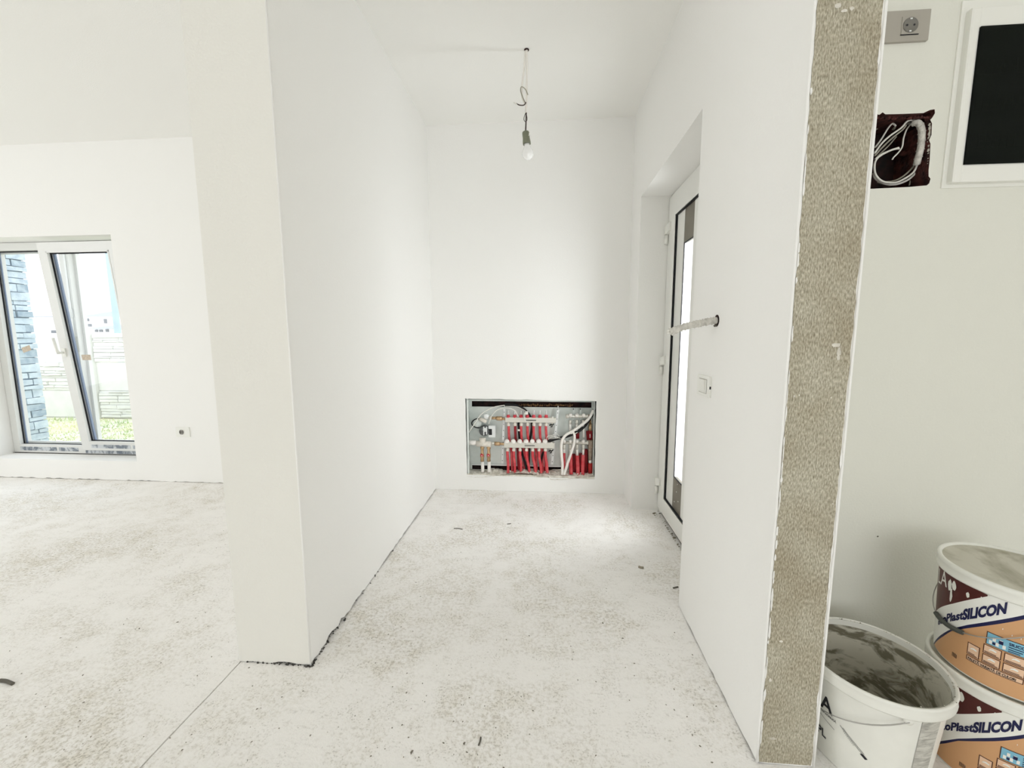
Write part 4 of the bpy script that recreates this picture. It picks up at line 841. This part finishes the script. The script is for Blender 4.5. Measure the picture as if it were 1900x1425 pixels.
# ================================================================== BUCKETS
def local(mb, name, m, parent):
    o = mb.build(name, m); o.parent = parent; o.matrix_parent_inverse = Matrix.Identity(4); return o
def text_mesh(s, size, xs=1.0, bold=0.0, align='LEFT', shear=0):
    cu = bpy.data.curves.new('t', 'FONT'); cu.body = s; cu.size = size; cu.offset = bold; cu.align_x = align; cu.resolution_u = 3; cu.shear = shear
    o = bpy.data.objects.new('t', cu); COL.objects.link(o); dg = bpy.context.evaluated_depsgraph_get(); dg.update(); me = o.evaluated_get(dg).to_mesh()
    v = [(p.co.x * xs, p.co.y) for p in me.vertices]; f = [tuple(q.vertices) for q in me.polygons]; o.evaluated_get(dg).to_mesh_clear(); bpy.data.objects.remove(o); bpy.data.curves.remove(cu); return v, f
def wrap(mb, verts, faces, fn):
    vs = [mb.bm.verts.new(fn(x, y)) for x, y in verts]
    for f in faces:
        try: mb.bm.faces.new([vs[i] for i in f])
        except ValueError: pass
    return mb
def interp(tab, x):
    if x <= tab[0][0]: (a, b), (c, d) = tab[0], tab[1]
    elif x >= tab[-1][0]: (a, b), (c, d) = tab[-2], tab[-1]
    else:
        for (a, b), (c, d) in zip(tab, tab[1:]):
            if a <= x <= c: break
    return b + (d - b) * (x - a) / (c - a)
SB, ST, SH = 0.1345, 0.1445, 0.2875      # stack bucket: base radius, top radius, height
def RB(z): return SB + (ST - SB) * z / SH
def cyl(th, z, off=0.0): a = math.radians(th); r = RB(z) + off; return (r * math.cos(a), r * math.sin(a), z)
def paint_bucket(label, loc, rot, swing=0):
    e = empty('paint_bucket', loc, label=label, cat='bucket', group='stacked paint buckets')
    body = local(MB().lathe([(0, 0.004), (SB - .006, 0.004), (SB - .001, 0), (SB, 0.003), (RB(.1), .1), (RB(.2), .2), (RB(SH - .03), SH - .03), (RB(SH - .01), SH - .01)], seg=72), 'body', bucketw, e)
    lid = local(MB().lathe([(RB(.24) + .0005, SH - .0345), (.1495, SH - .0345), (.1510, SH - .031), (.1495, SH - .027), (.1500, SH - .013), (.1512, SH - .010), (.1500, SH - .002), (.1480, SH), (.1440, SH), (.1420, SH - .002), (.1400, SH - .006)], seg=72), 'lid', bucketw, e)
    local(MB().lathe([(.1405, SH - .0055), (.137, SH - .0060), (.110, SH - .0065), (.108, SH - .0055), (.09, SH - .006), (0, SH - .0055)], seg=48), 'lid_panel', lidm, lid)
    TH = [118 + i * 1.5 for i in range(111)]
    navt = [(150, .017), (166.6, .0685), (177.4, .1025), (192.5, .1425), (213.8, .1935), (229.4, .2305), (245, .270)]
    navl = [(150, .009), (167.1, .0605), (177.7, .0965), (192.8, .1335), (229.8, .2195), (247, .262)]
    marl = [(150, .115), (160.8, .1405), (177.2, .1775), (192.6, .2155), (206.4, .2485), (215, .270)]
    zt2 = SH - 0.036
    def band(lo, hi, m_, name, off=.0006, ths=TH):
        mb = MB(); prev = None
        for th in ths:
            a = min(max(lo(th), .004), zt2); b = min(max(hi(th), .004), zt2)
            if b - a < 1e-4: prev = None; continue
            ks = 4; cur = [mb.bm.verts.new(cyl(th, a + (b - a) * k / ks, off)) for k in range(ks + 1)]
            if prev:
                for k in range(ks): mb.bm.faces.new((prev[k], cur[k], cur[k + 1], prev[k + 1]))
            prev = cur
        return local(mb, name, m_, e)
    og = band(lambda t: .005, lambda t: interp(navl, t), orange, 'label')
    band(lambda t: interp(navl, t), lambda t: interp(navt, t), navy, 'label_stripe')
    wb_ = band(lambda t: interp(navt, t), lambda t: interp(marl, t), labelw, 'label_band')
    mr_ = band(lambda t: interp(marl, t), lambda t: .252 if t < 195 else .252 - (t - 195) * .0003, maroon, 'label_corner')
    def put(s, th0, z0, size, xs, m_, name, par, bold=0.0, slope=0.0, off=.0013, shear=0):
        v, f = text_mesh(s, size, xs, bold, shear=shear); return local(wrap(MB(), v, f, lambda x, y: cyl(th0 + math.degrees(x / .140), z0 + y + slope * x, off)), name, m_, par)
    sl = 0.95
    put('ecoPlast', 156.2, .0775, .034, .69, navy, 'lettering', wb_, .0013, sl)
    put('SILICON', 188.0, .1500, .041, .485, navy, 'lettering', wb_, .0021, sl)
    put('LA', 146.5, .196, .062, .70, labelw, 'lettering', mr_, .0002, .25)
    def blob(th, z, w, h, seed, name='paint_drip'):
        r = random.Random(seed); mb = MB(); vs = [mb.bm.verts.new(cyl(th + w * math.cos(2 * PI * k / 12) * r.uniform(.7, 1.1), z + h * math.sin(2 * PI * k / 12) * r.uniform(.8, 1.1), .0018)) for k in range(12)]
        mb.bm.faces.new(vs); local(mb, name, bucketw, mr_)
    blob(171.5, .222, 2.6, .018, 1); blob(174.0, .196, 1.6, .022, 2); blob(176.5, .228, 2.6, .014, 6); blob(190.5, .225, 1.6, .008, 3); blob(201, .236, .6, .002, 4)
    def panel(t0, t1, z0, z1, m_, name, par, off=.0010):
        mb = MB(); n = max(2, int((t1 - t0) / 2)); a = [mb.bm.verts.new(cyl(t0 + (t1 - t0) * k / n, z0, off)) for k in range(n + 1)]; b = [mb.bm.verts.new(cyl(t0 + (t1 - t0) * k / n, z1, off)) for k in range(n + 1)]
        for k in range(n): mb.bm.faces.new((a[k], a[k + 1], b[k + 1], b[k]))
        return local(mb, name, m_, par)
    def framed(t0, t1, z0, z1, fill, name='pictogram'):
        f = panel(t0, t1, z0, z1, brown, 'pictogram_frame', og); panel(t0 + .75, t1 - .75, z0 + .0019, z1 - .0019, fill, name, og, .0014)
    framed(207.7, 240, .1185, .1535, sky_print)
    put('SILICON', 223, .1395, .0105, .85, navy, 'lettering', og, .0003, 0, .0020)
    for k, zz in enumerate((.1335, .1275, .1225)): panel(223, 234 - k * 1.5, zz, zz + .0022, navy, 'small_print', og, .0018)
    r = random.Random(4)
    for k in range(5):
        th = 210 + k * 2.3; panel(th, th + 2.2, .1235 + .010 * (k % 2), .1335 + .010 * (k % 2), labelw, 'swatch', og, .0018)
    panel(212.5, 214.5, .1245, .131, navy, 'swatch', og, .0022); panel(216.5, 219.5, .133, .142, navy, 'swatch', og, .0022)
    for (a, b, z0, z1) in ((206.5, 219.5, .0905, .1165), (221, 236, .0905, .1165), (206.5, 219.5, .0635, .0885), (221, 236, .0635, .0885), (194.5, 204.5, .0640, .0985)):
        framed(a, b, z0, z1, peach); panel(a + 1.2, b - 1.5, z0 + .0030, z0 + .0050, brown, 'small_print', og, .0018); panel(a + 1.2, b - 3.5, z0 + .0062, z0 + .0080, brown, 'small_print', og, .0018)
        m0 = (a + b) / 2; mb = MB(); zc_ = (z0 + z1) / 2 + .004
        vs = [mb.bm.verts.new(cyl(m0 + p * 2.6, zc_ + q * .004, .0019)) for p, q in ((-1, -1), (-.2, -.3), (1, -.6), (1.2, .2), (.2, .9), (-.6, .3))]; mb.bm.faces.new(vs); local(mb, 'pictogram_figure', labelw, og)
    framed(194.5, 236, .0480, .0620, peach); put('PALETĂ VARIATĂ DE CULORI', 196, .0512, .0098, .66, ink, 'lettering', og, .0003, 0, .0020)
    for k in range(6): panel(181 + k * .9, 181.4 + k * .9, .030 , .042, ink, 'barcode', og, .0014)
    for k in range(9):
        th = r.uniform(170, 235); zz = r.uniform(.02, .2)
        if zz < interp(navl, th) - .01: panel(th, th + r.uniform(.2, .5), zz, zz + r.uniform(.003, .010), labelw, 'scratch', og, .0012)
    e.rotation_euler = (0, 0, math.radians(rot))
    # bail handle hanging on the front
    pts = [cyl(262 + swing - k * 6, (.246 - .135 * math.sin(PI * k / 30)), .0045 + .004 * math.sin(PI * k / 30)) for k in range(31)]
    hn = local(MB().tube(pts, .0014, 6), 'handle', wire, e)
    local(MB().tube([cyl(t + swing, .246 - .135 * math.sin(math.radians(262 - t)), (.0085)) for t in (191, 186, 181, 176, 170, 164, 158)], .0062, 10), 'grip', grip, hn)
    for t in (262 + swing, 82 + swing): local(MB().lathe([(0, .004), (.007, .003), (.008, 0)], cyl(t, .246, .002), 10, Matrix.Rotation(math.radians(t), 3, 'Z') @ Matrix.Rotation(PI / 2, 3, 'Y')), 'lug', bucketw, e)
    return e
SC = (1.262, 1.130)
paint_bucket('upper paint bucket of the stack, dusty lid on top', (SC[0], SC[1], SH), 0)
b2 = paint_bucket('lower paint bucket of the stack, standing on the floor', (SC[0], SC[1], 0.0), 20, 170)

WCx, WCy, WH, WRt, WRb = 0.934, 1.142, 0.288, 0.158, 0.134
def RW(z): return WRb + (WRt - WRb) * z / WH
def wcyl(th, z, off=0.0): a = math.radians(th); r = RW(z) + off; return (r * math.cos(a), r * math.sin(a), z)
wbk = empty('open_bucket', (WCx, WCy, 0), label='open white bucket smeared with dried plaster beside the stack', cat='bucket')
local(MB().lathe([(0, .004), (WRb - .006, .004), (WRb - .001, 0), (WRb, .003), (RW(.1), .1), (RW(.2), .2), (RW(WH - .03), WH - .030), (WRt, WH - .002)], seg=72), 'body', bucketw, wbk)
local(MB().lathe([(WRt, WH - .034), (.1665, WH - .034), (.1685, WH - .030), (.1670, WH - .020), (.1675, WH - .008), (.1690, WH - .004), (.1680, WH), (.1650, WH + .0015), (.1620, WH), (.1585, WH - .003), (.1580, WH - .012)], seg=72), 'rim', bucketw, wbk)
local(MB().lathe([(0, .012), (.10, .014), (WRb - .012, .018), (RW(.08) - .004, .08), (RW(.16) - .0035, .16), (RW(.23) - .003, .23), (.1578, WH - .010), (.1600, WH - .001)], seg=72), 'plaster_lining', residue, wbk)
rr = random.Random(8); cr = MB()
for k in range(60):
    th = rr.uniform(0, 360); s_ = rr.uniform(.0008, .0028); a = math.radians(th); rd = rr.uniform(.158, .167)
    cr.lathe([(0, s_ * .7), (s_, 0), (0, -s_ * .6)], (rd * math.cos(a), rd * math.sin(a), WH + rr.uniform(-.001, .001)), 5, smooth=False)
local(cr, 'plaster_crumbs', residue, wbk)
hz0 = .248
hw_ = local(MB().tube([wcyl(259 - k * 6, hz0 - .102 * math.sin(PI * k / 30), .011 + .006 * math.sin(PI * k / 30)) for k in range(31)], .0016, 6), 'handle', wire, wbk)
for t in (259, 79): local(MB().lathe([(0, .006), (.009, .005), (.010, 0)], wcyl(t, hz0, .006), 12, Matrix.Rotation(math.radians(t), 3, 'Z') @ Matrix.Rotation(PI / 2, 3, 'Y')), 'lug', bucketw, wbk)
def wput(s, th0, z0, size, xs, m_, bold=0.0, slope=0.0, shear=0, name='lettering'):
    v, f = text_mesh(s, size, xs, bold, shear=shear); return local(wrap(MB(), v, f, lambda x, y: wcyl(th0 + math.degrees(x / .15), z0 + y + slope * x, .0012)), name, m_, wbk)
wput('PLA', 171.5, .150, .062, .80, ink, .0012)
wput('VOPSEA ACRILICĂ', 186, .137, .0085, .8, ink, .0002)
wput('PL', 186, .060, .036, .8, ink, .0008)
def wquad(pts, m_, name, off=.0010):
    mb = MB(); mb.bm.faces.new([mb.bm.verts.new(wcyl(t, z, off)) for t, z in pts]); return local(mb, name, m_, wbk)
for k, (a, b, c, d, w_) in enumerate(((186, .128, 206, .112, .0006), (211, .140, 231, .094, .0007), (213.5, .138, 232.5, .096, .0007), (214, .128, 224, .104, .0012))):
    for s_ in range(6 if k != 3 else 9):
        t0_, t1_ = s_ / (6 if k != 3 else 9), (s_ + (1 if k != 3 else .6)) / (6 if k != 3 else 9)
        wquad([(a + (c - a) * t0_, b + (d - b) * t0_), (a + (c - a) * t1_, b + (d - b) * t1_), (a + (c - a) * t1_, b + (d - b) * t1_ + w_ * 2), (a + (c - a) * t0_, b + (d - b) * t0_ + w_ * 2)], greyp if k == 3 else ink, 'printed_line')
wquad([(229, .092), (233.5, .082), (235.5, .086), (231.5, .096)], ink, 'printed_arrow')
mb = MB(); prev = None
for k in range(12):
    th = 272 + k * 1.8; jz = rr.uniform(-.004, .004); cur = [mb.bm.verts.new(wcyl(th, z, .0010)) for z in (.02, .09, .16, .245 + jz * .3)]
    if prev:
        for q in range(3): mb.bm.faces.new((prev[q], cur[q], cur[q + 1], prev[q + 1]))
    prev = cur
local(mb, 'label_residue', scuff, wbk)

# ================================================================== BITS ON THE FLOOR
def P0(px, py): return at(px, py, 2, 0.0)
def stick(name, lab, cat, pts, r, m_):
    tag(MB().tube(spline([P0(*p) + Vector((0, 0, r * .8)) for p in pts], 4), r, 6).build(name, m_), lab, cat)
stick('plaster_strip', 'dark curved scrap lying on the living room floor', 'scrap', [(0, 1265), (12, 1266), (24, 1271)], .006, dirt)
stick('splinter', 'dark splinter lying close to the camera mid hallway', 'splinter', [(888, 1384), (891, 1376), (892, 1369)], .0025, dirt)
stick('splinter', 'thin dark splinter by the near end of the door opening', 'splinter', [(1249, 1092), (1258, 1090)], .0035, dirt)
stick('leaf_scrap', 'small brown leaf scrap on the worn hallway floor patch', 'scrap', [(1185, 1053), (1189, 1054.5), (1194, 1055)], .006, chip)
stick('wire_scrap', 'thin dark wire scrap near the hallway left wall', 'scrap', [(842, 981), (850, 981), (858, 982.5)], .0025, dirt)
stick('wire_scrap', 'short dark wire scrap in the middle of hallway far end', 'scrap', [(941, 973), (948, 972)], .0025, dirt)
db = MB(); rnd = random.Random(31)
for i in range(300):
    if i < 220: px, py = rnd.uniform(450, 1330), 925 + 500 * rnd.random() ** 0.8
    else: px, py = rnd.uniform(0, 440), rnd.uniform(905, 1420)
    p = P0(px, py)
    if p.x > XR - .02 or (XP - .02 < p.x < XL + .02 and p.y > YP): continue
    r = rnd.uniform(.0007, .0019) * (1.8 if rnd.random() < .06 else 1); a = rnd.uniform(0, PI); c_, s_ = math.cos(a), math.sin(a); L = rnd.uniform(1, 2.4)
    vs = [(-r * L, -r, 0), (r * L, -r * .6, 0), (-r * .8, r, 0), (r * L * .8, r, 0), (-r * L * .6, -r * .5, r), (r * .6, -r * .4, r), (-r * .4, r * .6, r), (r * .5, r * .6, r)]
    db.hexa([(p.x + x * c_ - y * s_, p.y + x * s_ + y * c_, z + .0002) for x, y, z in vs])
tag(db.build('floor_crumbs', chipdark), 'scattered dark crumbs over the dusty screed floor', 'debris', kind='stuff')
